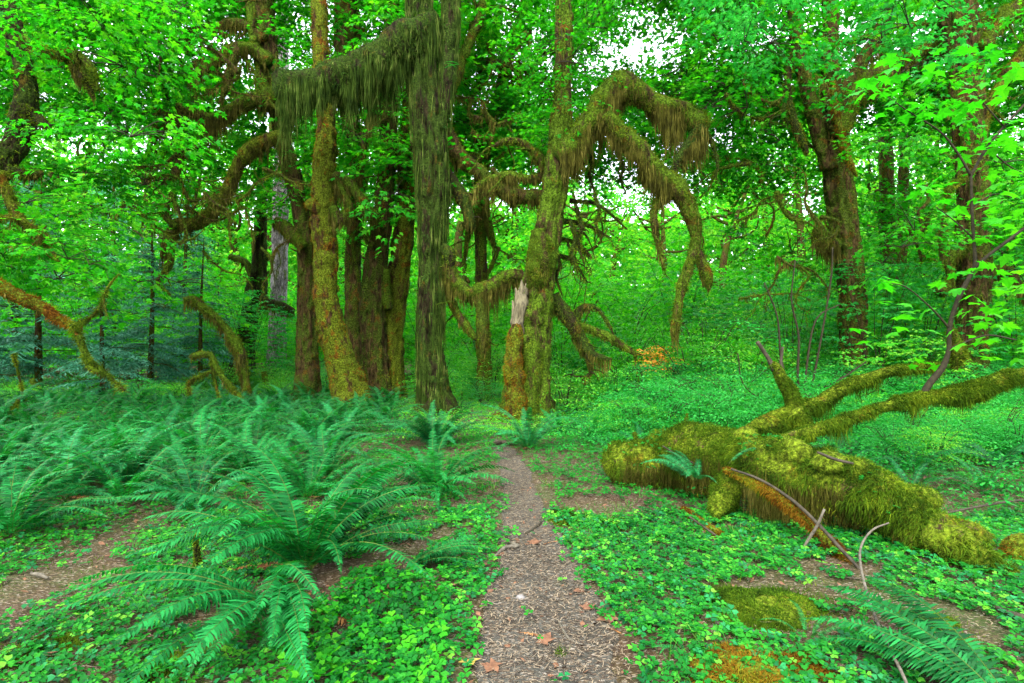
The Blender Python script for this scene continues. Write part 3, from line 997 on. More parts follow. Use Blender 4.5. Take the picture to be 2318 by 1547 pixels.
limb(tG, 'branch', [(1370, 262, 40), (1400, 298, 44), (1440, 330, 44), (1470, 368, 44), (1505, 408, 46), (1535, 430, 52), (1558, 470, 42), (1573, 510, 34), (1574, 555, 30), (1560, 600, 28), (1545, 645, 26), (1534, 700, 22), (1528, 745, 20), (1530, 768, 8)], gd - .6, 'bark_green', 20, .05, .28, 3,
     curtain=900, clen=.55, fz=1300, fl=.07, twigs=3, label='drooping second limb ending in a long tassel')
limb(tG, 'branch', [(1574, 560, 22), (1588, 590, 24), (1600, 625, 26), (1604, 655, 10)], gd - .6, 'bark_green', 10, curtain=600, clen=.3, fz=800)
limb(tG, 'branch', [(1520, 440, 22), (1495, 450, 24), (1480, 480, 20), (1484, 520, 16), (1492, 560, 12), (1505, 610, 6)], gd - .5, 'bark_green', 8, curtain=260, clen=.2, fz=700, twigs=7, twl=.6)
limb(tG, 'branch', [(1250, 672, 40), (1275, 705, 36), (1300, 740, 34), (1318, 778, 32), (1345, 805, 20), (1385, 815, 10)], gd + .2, 'bark_dark', 12, curtain=420, clen=.4, fz=900, twigs=4, twl=.6)
limb(tG, 'branch', [(1308, 735, 18), (1345, 748, 20), (1385, 768, 20), (1420, 792, 16), (1436, 800, 10), (1438, 815, 4)], gd + .3, 'bark_green', 10, curtain=150, clen=.15, fz=800, twigs=5, twl=.5)
limb(tG, 'branch', [(1305, 735, 16), (1306, 712, 22), (1325, 695, 14), (1352, 700, 8), (1378, 735, 7), (1392, 765, 4)], gd + .3, 'bark_dark', 8, fz=600, curtain=100, clen=.12, twigs=4, twl=.5)
limb(tG, 'branch', [(1330, 800, 12), (1338, 840, 14), (1318, 862, 8)], gd + .3, 'bark_dark', 8, fz=600, curtain=300, clen=.2, twigs=5, twl=.5)
limb(tG, 'branch', [(1240, 380, 30), (1210, 345, 22), (1180, 322, 20), (1145, 318, 18), (1122, 330, 12)], gd + .3, 'bark_green', 10, curtain=120, clen=.2, fz=900, twigs=5)
limb(tG, 'branch', [(1240, 400, 24), (1190, 402, 18), (1140, 396, 18), (1090, 415, 12), (1060, 450, 6)], gd + .5, 'bark_green', 9, curtain=400, clen=.3, fz=700, twigs=4)
for (a, b, L_, w) in [(1330, 330, 110, 10), (1345, 440, 110, 9), (1305, 470, 130, 12), (1290, 500, 120, 10), (1400, 350, 90, 8), (1255, 560, 110, 9)]:
    limb(tG, 'branch', [(a, b, w), (a + 12, b + L_ * .35, w * .9), (a + 4, b + L_ * .6, w * .8), (a + 18, b + L_, w * .3)], gd + .2, 'bark_dark', 7, .08, fz=500, curtain=100, clen=.15, twigs=6, twl=.6)
for (a, b, c, e) in [(1262, 540, 1340, 585), (1270, 500, 1385, 540), (1262, 580, 1330, 640), (1290, 455, 1420, 520)]:
    limb(tG, 'branch', [(a, b, 14), ((a + c) / 2, b + 10, 10), (c, e, 4)], gd + .5, 'bark_dark', 7, .08, fz=400, twigs=5, twl=.6)

# tree H: pale mossy stem further back between A and G
tH = big_tree('thin upright mossy maple seen between the two thick trunks', 1095, 890, 18.5)
trunk(tH, [(1215, -250, 14), (1200, -60, 20), (1186, 20, 24), (1160, 100, 24), (1142, 160, 24), (1122, 230, 24), (1104, 310, 30), (1092, 370, 38), (1086, 440, 36), (1088, 560, 34), (1092, 700, 36), (1096, 880, 44)], 18.5, 'bark_green', 18, .09, .22, 3, .08, .3, .4, fz=2600, fl=.05)
for pts, c_ in [([(1100, 330, 20), (1080, 300, 22), (1050, 262, 24), (1070, 220, 18), (1090, 180, 14), (1078, 130, 12)], 500), ([(1125, 225, 14), (1165, 180, 12), (1180, 165, 16)], 60), ([(1088, 385, 22), (1060, 340, 24), (1035, 330, 28), (1040, 300, 20)], 500),
                ([(1100, 350, 16), (1130, 330, 14), (1185, 300, 12), (1230, 270, 8)], 60), ([(1090, 140, 12), (1050, 120, 14), (1020, 118, 12)], 60), ([(1110, 280, 12), (1150, 240, 10), (1210, 235, 6)], 60), ([(1140, 170, 12), (1080, 60, 9), (1090, -20, 7)], 60),
                ([(1095, 440, 20), (1105, 500, 16), (1120, 560, 10)], 300), ([(1092, 470, 16), (1062, 520, 14), (1050, 600, 6)], 300), ([(1130, 560, 12), (1110, 610, 9), (1095, 640, 4)], 60)]:
    limb(tH, 'branch', pts, 18.2, 'bark_green', 8, .09, curtain=c_, clen=.4, fz=500, twigs=6, twl=1.0)

for k_ in range(26):
    x0, y0 = rng.uniform(1040, 1235), rng.uniform(60, 470)
    an, w_ = rng.uniform(0, 2 * PI), rng.uniform(8, 15)
    q_ = [(x0, y0, w_)]
    for j_ in range(4):
        an += rng.normal(0, .7)
        q_.append((q_[-1][0] + math.cos(an) * 38, q_[-1][1] + math.sin(an) * 30, w_ * (1 - .2 * (j_ + 1))))
    limb(tH, 'branch', q_, rng.uniform(15.4, 18), 'bark_green' if k_ % 3 else 'bark_brown', 7, .1, curtain=80, clen=.25, fz=220, twigs=3, twl=.8)
for k_ in range(30):
    x0, y0 = rng.uniform(250, 640), rng.uniform(0, 620)
    an, w_ = rng.uniform(.3, 2.8) * (1 if rng.random() < .7 else -1), rng.uniform(6, 12)
    q_ = [(x0, y0, w_)]
    for j_ in range(4):
        an += rng.normal(0, .6)
        q_.append((q_[-1][0] + math.cos(an) * 40, q_[-1][1] + math.sin(an) * 32, w_ * (1 - .2 * (j_ + 1))))
    limb(tC, 'branch', q_, rng.uniform(14.2, 16.5), 'bark_brown' if k_ % 2 else 'bark_green', 7, .1, curtain=90, clen=.22, fz=200, twigs=4, twl=.8)

# tree I: the tall forked maple on the right
tI = big_tree('tall forked maple on the right with a limb rising to the upper right', 1930, 850, 15.5)
trunk(tI, [(1868, -420, 26), (1872, -150, 32), (1878, 0, 36), (1880, 80, 38), (1880, 160, 44), (1882, 230, 52), (1886, 300, 66), (1893, 370, 70), (1903, 440, 70), (1912, 520, 68), (1922, 600, 66), (1928, 680, 64), (1930, 760, 64), (1932, 870, 70)], 15.5,
      'bark_brown', 40, .05, .16, 2, .13, .35, .4, fz=6500, fl=.055, mm='tree_moss', strand=400, sl=.2)
trunk(tI, [(1770, -250, 22), (1785, -60, 26), (1800, 60, 30), (1816, 150, 34), (1834, 230, 36), (1856, 310, 40), (1880, 380, 46)], 15.3, 'bark_brown', 22, .07, .15, 2, .12, 0, fz=1400, name='second_stem', base=False)
limb(tI, 'branch', [(1895, 300, 50), (1920, 250, 48), (1950, 205, 46), (1990, 168, 44), (2040, 138, 42), (2090, 118, 40), (2140, 92, 40), (2190, 55, 26), (2250, 30, 22), (2330, 0, 18)], 14.8, 'bark_green', 20, .06, .25, 3, curtain=800, clen=.45, fz=1800, fl=.07, twigs=4, label='bright mossy limb rising to the upper right')
limb(tI, 'branch', [(2150, 80, 26), (2110, 55, 20), (2040, 60, 16), (1960, 85, 12), (1880, 100, 8)], 14.6, 'bark_green', 9, curtain=150, clen=.15, fz=800, twigs=5)
limb(tI, 'branch', [(1900, 240, 34), (1945, 150, 34), (1985, 90, 30), (2010, 20, 24)], 15.8, 'bark_brown', 12, curtain=200, clen=.3, fz=500)
limb(tI, 'branch', [(1800, 110, 12), (1785, 160, 16), (1784, 215, 18), (1796, 270, 18), (1810, 310, 20), (1824, 340, 16), (1826, 352, 5)], 14.6, 'bark_dark', 9, curtain=200, clen=.15, fz=800, twigs=2, twl=.4)
limb(tI, 'branch', [(1782, 220, 12), (1774, 250, 12), (1784, 285, 5)], 14.6, 'bark_dark', 7, fz=600)
limb(tI, 'branch', [(1885, 180, 12, -.5), (1890, 250, 14, -.6), (1905, 310, 16, -.6), (1925, 370, 14, -.6), (1938, 400, 5, -.6)], 15.2, 'bark_rust', 8, fz=900, mm='rust_moss')
limb(tI, 'branch', [(1895, 560, 36), (1870, 545, 44), (1850, 530, 32), (1848, 515, 14)], 15.2, 'bark_green', 14, curtain=900, clen=.5, fz=1400, fl=.07)
# tree J: the far right trunk
tJ = big_tree('thick straight maple trunk near the right edge', 2200, 880, 14.0)
trunk(tJ, [(2150, -420, 62), (2158, -150, 70), (2165, 0, 82), (2180, 100, 74), (2190, 200, 70), (2196, 300, 70), (2200, 400, 68), (2202, 500, 70), (2204, 600, 72), (2204, 700, 70), (2200, 800, 72), (2198, 880, 90)], 14.0,
      'bark_brown', 40, .05, .15, 2, .14, .35, .4, fz=6500, fl=.055, strand=500, sl=.22)
limb(tJ, 'branch', [(2225, 110, 30), (2260, 60, 32), (2300, 20, 34), (2350, -30, 30)], 13.6, 'bark_green', 12, curtain=300, clen=.25, fz=1200, twigs=4)
limb(tJ, 'branch', [(2215, 330, 26), (2245, 230, 24), (2290, 150, 24), (2340, 90, 22)], 13.8, 'bark_rust', 10, curtain=300, clen=.25, fz=900, twigs=5)
limb(tJ, 'branch', [(2180, 400, 16), (2150, 430, 14), (2140, 470, 6), (2136, 520, 18), (2134, 560, 16), (2132, 600, 4)], 13.2, 'bark_green', 9, .04, fz=1200)
limb(tJ, 'branch', [(2180, 560, 30), (2150, 590, 26), (2150, 640, 22), (2125, 665, 26)], 13.8, 'bark_green', 10, curtain=200, clen=.2, fz=900, twigs=3)
limb(tJ, 'branch', [(2225, 640, 26), (2270, 610, 24), (2330, 680, 20)], 14, 'bark_brown', 9, curtain=300, clen=.3, fz=600, twigs=4)
limb(tJ, 'mossy_burl', [(2180, 810, 30, -.5), (2190, 850, 60, -.5), (2195, 885, 80, -.5)], 14, 'bark_green', 14, fz=2500)
for k_ in range(30):
    x0, y0 = rng.uniform(1640, 2300), rng.uniform(150, 700)
    an, w_ = rng.uniform(0, 2 * PI), rng.uniform(6, 13)
    q_ = [(x0, y0, w_)]
    for j_ in range(4):
        an += rng.normal(0, .6)
        q_.append((q_[-1][0] + math.cos(an) * 42, q_[-1][1] + math.sin(an) * 34, w_ * (1 - .2 * (j_ + 1))))
    limb(tI if x0 < 2050 else tJ, 'branch', q_, rng.uniform(13.2, 16.5), 'bark_brown' if k_ % 2 else 'bark_green', 7, .1, curtain=90, clen=.2, fz=200, twigs=4, twl=.8)
# trees K, L: twin trunks deeper in, between I and J
tK = big_tree('left of the two thin far trunks between the right-hand maples', 1995, 830, 22)
trunk(tK, [(2000, -300, 24), (2002, 100, 30), (2006, 400, 34), (2008, 560, 38), (2010, 700, 42), (2010, 820, 50)], 22, 'bark_brown', 22, .12, .2, 2, .15, .3, .4, fz=1800, fl=.06, strand=300, sl=.3)
tL = big_tree('right of the two thin far trunks between the right-hand maples', 2045, 830, 23)
trunk(tL, [(2060, -300, 18), (2052, 100, 22), (2046, 400, 26), (2040, 560, 28), (2038, 700, 30), (2036, 820, 36)], 23, 'bark_brown', 18, .12, .2, 2, .15, .3, .4, fz=900, fl=.06)

# tree M: near the left edge, knotted with moss
tM = big_tree('knotted dark mossy maple at the left edge', -30, 980, 10.5)
trunk(tM, [(-20, -250, 60), (0, -60, 62), (20, 40, 56), (42, 110, 50), (56, 170, 48), (58, 230, 50), (48, 290, 56), (30, 335, 62), (0, 380, 60), (-50, 460, 66), (-90, 600, 80), (-110, 800, 90), (-120, 980, 110)], 10.5,
      'bark_dark', 32, .05, .25, 2.4, .08, .3, .4, pillow=.15, fz=5000, fl=.06, mm='tree_moss', strand=700, sl=.3)
limb(tM, 'branch', [(55, 90, 30), (90, 108, 32), (130, 118, 34), (165, 130, 36), (195, 150, 32), (210, 180, 22), (222, 205, 8)], 10.3, 'bark_green', 14, .04, curtain=600, clen=.32, fz=1500, twigs=4, twl=.4)
limb(tM, 'branch', [(175, 140, 28), (178, 165, 24), (200, 190, 18), (212, 218, 6)], 10.3, 'bark_dark', 9, .04, curtain=700, clen=.25, fz=800)
limb(tM, 'branch', [(50, 250, 36), (80, 265, 26), (105, 285, 22), (112, 305, 8)], 10.2, 'bark_dark', 10, .04, curtain=300, clen=.2, fz=1300)
limb(tM, 'branch', [(0, 390, 22), (14, 430, 22), (30, 470, 20), (60, 510, 18), (85, 535, 16), (110, 555, 10), (132, 592, 5)], 9.6, 'bark_rust', 10, .04, curtain=300, clen=.14, fz=1300, fl=.04, twigs=6, twl=.5)
limb(tM, 'branch', [(20, 385, 22), (60, 395, 18), (95, 392, 12)], 9.8, 'bark_dark', 9, .04, curtain=500, clen=.22, fz=900)
limb(tM, 'branch', [(-10, 500, 12), (20, 490, 10), (60, 505, 8), (115, 540, 5)], 9.5, 'bark_rust', 7, fz=700, twigs=5, twl=.5)
limb(tM, 'branch', [(-60, 620, 34), (0, 650, 30), (50, 675, 30), (95, 695, 28), (130, 722, 20), (170, 742, 18), (185, 748, 8)], 9.0, 'bark_rust', 14, .04, curtain=500, clen=.14, fz=2200, fl=.045, mm='rust_moss', label='low reaching branch furred with brown moss')
limb(tM, 'branch', [(160, 738, 12), (205, 720, 8), (228, 690, 7), (245, 650, 5), (270, 620, 3)], 8.9, 'bark_green', 7, .05, fz=700, twigs=2, twl=.3)
limb(tM, 'branch', [(170, 745, 12), (190, 790, 10), (215, 830, 9), (245, 850, 9), (282, 885, 7)], 8.9, 'bark_green', 7, .05, fz=900, curtain=100, clen=.06, twigs=2, twl=.3)
limb(tM, 'branch', [(178, 760, 10), (190, 810, 10), (205, 835, 8), (224, 842, 5)], 8.7, 'bark_green', 7, .05, fz=700, curtain=260, clen=.1)

# far trees at the left: hollow-footed dark one and a grey conifer trunk
tN = big_tree('dark hollow-footed old maple deep in the left background', 550, 855, 24)
trunk(tN, [(600, 300, 20), (590, 500, 30), (585, 600, 40), (578, 660, 50), (565, 720, 48), (555, 780, 46), (550, 860, 64)], 24, 'bark_dark', 26, .1, .25, 1.4, .2, .5, .7, fz=1500, mm='dark_moss', strand=600, sl=.5)
limb(tN, 'branch', [(580, 660, 24), (560, 600, 18), (520, 580, 14)], 24, 'bark_green', 8, .12, curtain=200, clen=.4, twigs=5, twl=1.2)
limb(tN, 'branch', [(590, 680, 26), (630, 690, 22), (665, 705, 16)], 23.5, 'bark_dark', 8, .12, curtain=500, clen=.4, twigs=2)
tO = big_tree('straight pale grey spruce trunk in the left background', 625, 850, 26, name='spruce_tree')
trunk(tO, [(640, -200, 26), (638, 300, 34), (634, 550, 40), (630, 700, 44), (625, 850, 50)], 26, 'bark_grey', 24, .2, .06, 1.4, .12, .25, .4, fz=300)

# leaning mossy snag and bent mossy sticks at the left
s1 = thing('snag', 'leaning dead snag draped with moss, pointing up left beside the hollow tree', 'snag', G(550, 885))
limb(s1, 'stem', [(418, 678, 12), (440, 678, 20), (452, 690, 22), (480, 712, 16), (505, 735, 18), (525, 765, 22), (545, 800, 26), (552, 840, 22), (560, 893, 18)], 14.5, 'bark_green', 12, .05, curtain=500, clen=.4, fz=1100)
s2 = thing('snag', 'low broken stick bent like a roof, dripping moss over the ferns', 'snag', G(540, 905))
limb(s2, 'stem', [(432, 812, 8), (440, 805, 12), (475, 803, 12), (488, 830, 14), (510, 860, 12), (548, 905, 10)], 12.5, 'bark_green', 9, .05, curtain=400, clen=.22, fz=900)
limb(s2, 'stem', [(485, 838, 8), (455, 850, 8), (428, 866, 10), (430, 895, 6)], 12.5, 'bark_green', 8, .05, curtain=250, clen=.12, fz=700)
limb(s2, 'stem', [(482, 840, 6), (488, 870, 8), (495, 900, 4)], 12.5, 'bark_green', 7, .05, curtain=250, clen=.2, fz=500)
for (pp, lb, w) in [([(30, 800), (45, 860), (58, 925)], 'thin dark stick leaning in the ferns at the left edge', 5), ([(74, 858), (80, 875), (88, 895)], 'short mossy stub among the ferns at the left edge', 14), ([(152, 832), (156, 855), (168, 880)], 'small mossy stub behind the fern bed, second from the left edge', 9),
                    ([(240, 852), (243, 870), (256, 890)], 'curled mossy stub left of the bent stick', 10), ([(598, 842), (600, 860), (606, 880)], 'round-topped mossy post left of the rust-mossed maple', 13), ([(42, 905), (25, 935), (5, 960)], 'mossy stick slanting out of the ferns at the left edge', 8)]:
    q = G(pp[-1][0], pp[-1][1] + 12)
    t = thing('mossy_stub', lb, 'stub', q)
    limb(t, 'stem', [(a, b, w) for a, b in pp] + [(pp[-1][0] + 2, pp[-1][1] + 22, w)], float(toPx(q[None])[2][0]), 'bark_green', 9, .04, curtain=200, clen=.06, fz=1200, fl=.05)

# ------------------------------------------------------------------ crowns of the big trees
HOLES = [(1435, 120, 62, 90), (1480, 60, 50, 50), (1555, 335, 50, 42), (1615, 300, 42, 48), (850, 70, 40, 45), (95, 85, 34, 30), (335, 85, 50, 30), (1145, 205, 40, 35), (1640, 130, 40, 50), (1530, 60, 60, 50)]


def hole(px, py):
    k = np.zeros(len(px))
    for a, b, c, e in HOLES:
        k = np.maximum(k, np.exp(-(((px - a) / c) ** 2 + ((py - b) / e) ** 2) ** 1.5))
    return k


def sample(n, x0, x1, y0, y1, d0, d1, thr=-.1, ns=.55, seed=1, holes=True):
    px, py, d = rng.uniform(x0, x1, n), rng.uniform(y0, y1, n), rng.uniform(d0, d1, n)
    p = Pv(px, py, d)
    k = fbm(p * np.array([1, 1, 1.5]), ns, 3, seed) > thr
    if holes:
        k &= rng.random(n) > hole(px, py) * 1.15
    k &= p[:, 2] > gz(p[:, 0], p[:, 1]) + .3
    for x0_, x1_, y0_, y1_, dm, pr in [(1780, 1990, -200, 900, 16, .97), (1900, 2260, 20, 260, 14.9, .75), (2130, 2260, -200, 900, 14, .93), (330, 660, 30, 620, 17.0, 1), (-50, 120, -100, 420, 10.6, .75), (90, 240, 70, 240, 10.4, .8), (-50, 300, 600, 900, 10, .6), (1290, 1640, 150, 800, 13, 1)]:
        k &= ~((px > x0_) & (px < x1_) & (py > y0_) & (py < y1_) & (d < dm + .5) & (rng.random(n) < pr))
    return p[k]


BOUGH = {}


def bough(mat, size, shape, seed, ns=15, K=13, w=.95, flat=.3):
    r = np.random.default_rng(seed)
    g = Geo()
    a, rr = r.uniform(0, 2 * PI, ns), np.sqrt(r.random(ns)) * w
    O = np.stack([np.cos(a) * rr, np.sin(a) * rr, r.normal(0, flat, ns)], 1)
    sprays(g, O, a + r.normal(0, .7, ns), r.uniform(.5, 1.0, ns), K, size, shape, .42, 0, 1)
    for k in range(5):
        tube(g, spline([(0, 0, -.1, .012), (*(O[k] * .5), .009), (*O[k], .004)], .2), 4, 0, m=1)
    return g.mesh('foliage', [M[mat], M['twig']], False)


for key, (mat, size, shape) in {'dark': ('maple', .17, 'maple'), 'bright': ('maple_bright', .16, 'maple'), 'cool': ('maple_cool', .15, 'maple'), 'fine': ('maple', .12, 'maple')}.items():
    BOUGH[key] = [bough(mat, size, shape, 300 + len(BOUGH) * 10 + k) for k in range(6)]
specs = [  # points, kind, scale
    (sample(240, -260, 430, -150, 640, 10.5, 17, .0, seed=2), 'bright', 1),
    (sample(170, -200, 430, -150, 260, 12, 19, -.3, 1, 21, False), 'bright', 1),
    (sample(130, 1640, 2420, -150, 260, 15, 21, -.3, 1, 22, False), 'dark', 1.05),
    (sample(60, 380, 1300, -150, 160, 17, 21, -.3, 1, 23), 'bright', 1.0),
    (sample(100, -200, 330, -80, 700, 8.2, 10.5, .05, .9, seed=3), 'bright', .72),
    (sample(200, 300, 960, -150, 470, 18, 23, -.05, seed=4), 'dark', 1.15),
    (sample(250, 300, 960, -150, 470, 16.5, 21, -.05, seed=24), 'bright', 1.1),
    (sample(90, 400, 940, -150, 480, 15.5, 18, .1, seed=5), 'bright', 1),
    (sample(200, 940, 1660, -150, 380, 17.5, 23, -.05, seed=6), 'dark', 1.15),
    (sample(270, 940, 1660, -150, 380, 15.5, 21, -.05, seed=26), 'bright', 1.1),
    (sample(120, 1040, 1640, -150, 400, 15, 19, .1, seed=15), 'bright', 1),
    (sample(60, 1250, 1430, -150, 300, 12.2, 15, .05, .9, seed=7), 'fine', .8),
    (sample(120, 1400, 1800, -150, 400, 13, 19, .05, seed=8), 'fine', 1.1),
    (sample(440, 1600, 2620, -150, 600, 14, 22, -.05, seed=9), 'dark', 1.05),
    (sample(120, 1640, 2100, -150, 240, 9.5, 13, .05, seed=10), 'cool', .8),
    (sample(90, 1950, 2560, -150, 560, 9.5, 13, .08, seed=12), 'bright', .8),
]
owners = list(CROWNS.values())
ox = np.array([[o[1], o[2]] for o in owners])
for p, kind, sc in specs:
    if not len(p):
        continue
    w = np.argmin(((p[:, None, 0] - ox[None, :, 0]) ** 2 + (p[:, None, 1] - ox[None, :, 1]) ** 2 * .6), 1)
    for i in range(len(p)):
        t = owners[w[i]][0]
        s = sc * rng.uniform(.7, 1.15)
        put('foliage', BOUGH[kind][int(rng.integers(6))], t, p[i] - np.array(t.location), (rng.normal(0, .2), rng.normal(0, .2), rng.uniform(0, 6.28)), (s, s, s))


# ------------------------------------------------------------------ far broadleaf trees (three kinds, copied)
def far_tree_meshes(seed, h):
    r = np.random.default_rng(seed)
    g = Geo()
    pts = [(0, 0, -.3, .38), (.1, .1, h * .2, .30), (r.normal(0, .3), r.normal(0, .3), h * .5, .22), (r.normal(0, .5), r.normal(0, .5), h * .85, .10)]
    tube(g, spline(pts, .4), 10, .2, 1.2, 3, .1, seed=seed)
    ends = []
    for i in range(16):
        z = h * r.uniform(.15, .8)
        a = r.uniform(0, 2 * PI)
        L = r.uniform(2, 4.2)
        q = np.array([0, 0, z])
        w = [(*q, .12)]
        dv = np.array([math.cos(a), math.sin(a), r.uniform(-.2, .7)])
        for k in range(4):
            dv = nrm(dv + r.normal(0, .3, 3))
            q = q + dv * L / 4
            w.append((*q, .10 - .022 * k))
            ends.append(q.copy())
        tube(g, spline(w, .3), 6, .25, 3, 2, seed=seed + i)
    c = Geo()
    n = 1150
    th, rr, zz = r.uniform(0, 2 * PI, n), np.sqrt(r.random(n)) * 4.3, r.uniform(.06, 1, n)
    prof = np.sin(np.clip(zz, 0, 1) * PI * .8 + .5)
    p = np.stack([np.cos(th) * rr * prof, np.sin(th) * rr * prof, zz * h], 1)
    p = p[fbm(p + seed, .6, 3, seed) > -.12]
    sprays(c, p, r.uniform(0, 2 * PI, len(p)), r.uniform(.7, 1.5, len(p)), 12, .26, 'wide', .45, 0)
    return g.mesh('trunk', M['bark_brown']), c.mesh('crown', M['far_leaf'], False)


FT = [far_tree_meshes(5, 17), far_tree_meshes(6, 14), far_tree_meshes(7, 20)]
spots = []
for (px, d, k, s) in [(-200, 30, 0, 1), (-60, 34, 2, 1), (60, 27, 1, .95), (190, 33, 0, 1), (330, 29, 2, .9), (430, 36, 0, 1.1), (520, 31, 1, 1), (610, 38, 2, 1), (690, 29, 0, .9), (760, 34, 1, 1.1), (860, 30, 2, .85),
                      (960, 36, 0, 1.1), (1060, 28, 1, 1), (1150, 34, 0, 1), (1240, 38, 2, .9), (1330, 27, 1, .8), (1400, 36, 1, .85), (1490, 30, 1, .8), (1580, 37, 0, .85), (1650, 28, 1, .85), (1730, 33, 0, .9), (1810, 27, 2, .8),
                      (1900, 35, 0, 1.1), (1990, 30, 1, 1), (2090, 37, 2, 1), (2180, 26, 0, .9), (2270, 33, 1, 1.1), (2370, 28, 2, .9), (2490, 34, 0, 1), (120, 44, 2, 1.1), (480, 46, 2, 1.1), (820, 46, 0, 1.2), (1180, 46, 2, 1), (1820, 45, 0, 1.1), (2120, 46, 2, 1.1), (2450, 45, 0, 1.1), (-180, 45, 0, 1.2)]:
    d = d + 13 if d < 40 else d + 8
    s = s * 1.3
    x = (px - CX) / F * d
    t = thing('broadleaf_tree', ('tall' if s > 1.25 else 'lower') + (' green tree far off, ' if d > 50 else ' leafy green tree beyond the clearing, ') + where(px), 'tree', (x, d, gz(x, d)[0] - .1), 'far broadleaf trees closing the view')
    t.rotation_euler = (0, 0, rng.uniform(0, 6.28))
    t.scale = (s, s, s)
    put('trunk', FT[k][0], t)
    put('crown', FT[k][1], t)
# the wood beyond, read as one mass
g = Geo()
n = 30000
a = rng.uniform(-1.05, 1.05, n)
d = rng.uniform(60, 76, n)
hh = 18 + 5 * vn(np.c_[a * 14, np.zeros(n), np.zeros(n)], 1, 3)
hh = np.where(np.abs(a - .24) < .12, hh * .8, hh)
p = np.c_[np.tan(a * .95) * d, d, rng.uniform(0, 1, n) ** .8 * hh]
p[:, 2] += gz(p[:, 0], p[:, 1])
fw = nrm(rng.normal(0, 1, (n, 3)) + np.array([0, 0, -.4]))
Z = nrm(rng.normal(0, .8, (n, 3)) + np.array([0, 0, 1]))
Xa = nrm(np.cross(fw, Z))
scatter(g, WIDE * np.array([1.3, 1, 1]), WIDE_F, p, Xa, fw, np.cross(Xa, fw), rng.uniform(.7, 1.4, n), 0)
o = g.obj('far_woods', M['far_leaf'], smooth=False)
tag(o, 'green mass of far woods closing the view behind all the trees', 'woods', kind='stuff')


# ------------------------------------------------------------------ young conifers
def conifer_mesh(seed, h, wid, nb=120):
    r = np.random.default_rng(seed)
    g = Geo()
    tube(g, spline([(0, 0, -.2, .10 * h / 6), (.05, .05, h * .5, .06 * h / 6), (0, .1, h, .01)], .3), 7, .1, 2, 2, seed=seed)
    for i in range(nb // 4):                              # bare dead twigs low down
        z, a = h * r.uniform(.05, .6), r.uniform(0, 2 * PI)
        L = wid * r.uniform(.5, .9)
        tube(g, spline([(0, 0, z, .014), (math.cos(a) * L * .5, math.sin(a) * L * .5, z - .02 * L, .010), (math.cos(a) * L, math.sin(a) * L, z - .25 * L, .004)], .3), 3)
    c = Geo()
    T, Y, Zs, S = [], [], [], []
    for i in range(nb):
        f = r.uniform(.04, 1) ** .9
        z, a = h * f, r.uniform(0, 2 * PI)
        L = wid * (1 - f * .88) * r.uniform(.6, 1.1)
        D = np.array([math.cos(a), math.sin(a), .12])
        sd = np.array([-math.sin(a), math.cos(a), 0])
        nt_ = max(6, int(L / .06))
        for k in range(nt_):
            t = (k + 1) / nt_
            s = 1 if k % 2 else -1
            tl = .38 * L * (1.05 - t) * r.uniform(.7, 1.2) + .06
            b = D * L * t + np.array([0, 0, z - .42 * L * t * t])
            td = nrm(D * .7 + sd * s * .8 + np.array([0, 0, -.3 - .3 * r.random()]))
            m_ = max(2, int(tl / .07))
            for j in range(m_):
                u = (j + .5) / m_
                T.append(b + td * tl * u)
                Y.append(nrm(td * .75 + (D if j % 2 else -D) * .6 + np.array([0, 0, -.15])))
                S.append(.12 * r.uniform(.7, 1.2))
            T.append(b)
            Y.append(td)
            S.append(min(tl, .3))
    T, Y, S = np.array(T), np.array(Y), np.array(S)
    Z = nrm(np.array([0, 0, 1.0]) + r.normal(0, .35, T.shape))
    Xa = nrm(np.cross(Y, Z))
    scatter(c, OVAL * np.array([.42, 1, 1]), OVAL_F, T, Xa, Y, np.cross(Xa, Y), S, 0)
    return g.mesh('trunk', M['bark_brown']), c.mesh('crown', M['conifer'], False)


CF = [conifer_mesh(3, 6.5, 2.4, 120), conifer_mesh(4, 5.0, 2.0, 100)]
for i, (px, d, k, s, lb) in enumerate([(90, 19, 0, 1.15, 'drooping blue-green hemlock at the left edge behind the stubs'), (235, 17.5, 1, 1.0, 'blue-green hemlock left of the bent stick, its lower twigs bare'), (340, 19.5, 0, 1.0, 'broad blue-green hemlock behind the bent stick'),
                                      (455, 21, 1, 1.15, 'small blue-green hemlock beside the leaning snag'), (-60, 17, 1, 1.2, 'blue-green hemlock cut by the left edge'), (30, 28, 0, 2.0, 'tall blue-green hemlock far behind at the left edge'),
                                      (260, 30, 0, 1.9, 'tall pale blue-green hemlock deep behind the low hemlocks'), (420, 27, 0, 1.5, 'blue-green hemlock behind the tip of the long bent arm')]):
    x = (px - CX) / F * d
    t = thing('hemlock_tree', lb, 'tree', (x, d, gz(x, d)[0]))
    t.rotation_euler = (0, 0, rng.uniform(0, 6.28))
    t.scale = (s, s, s)
    put('trunk', CF[k][0], t)
    put('crown', CF[k][1], t)


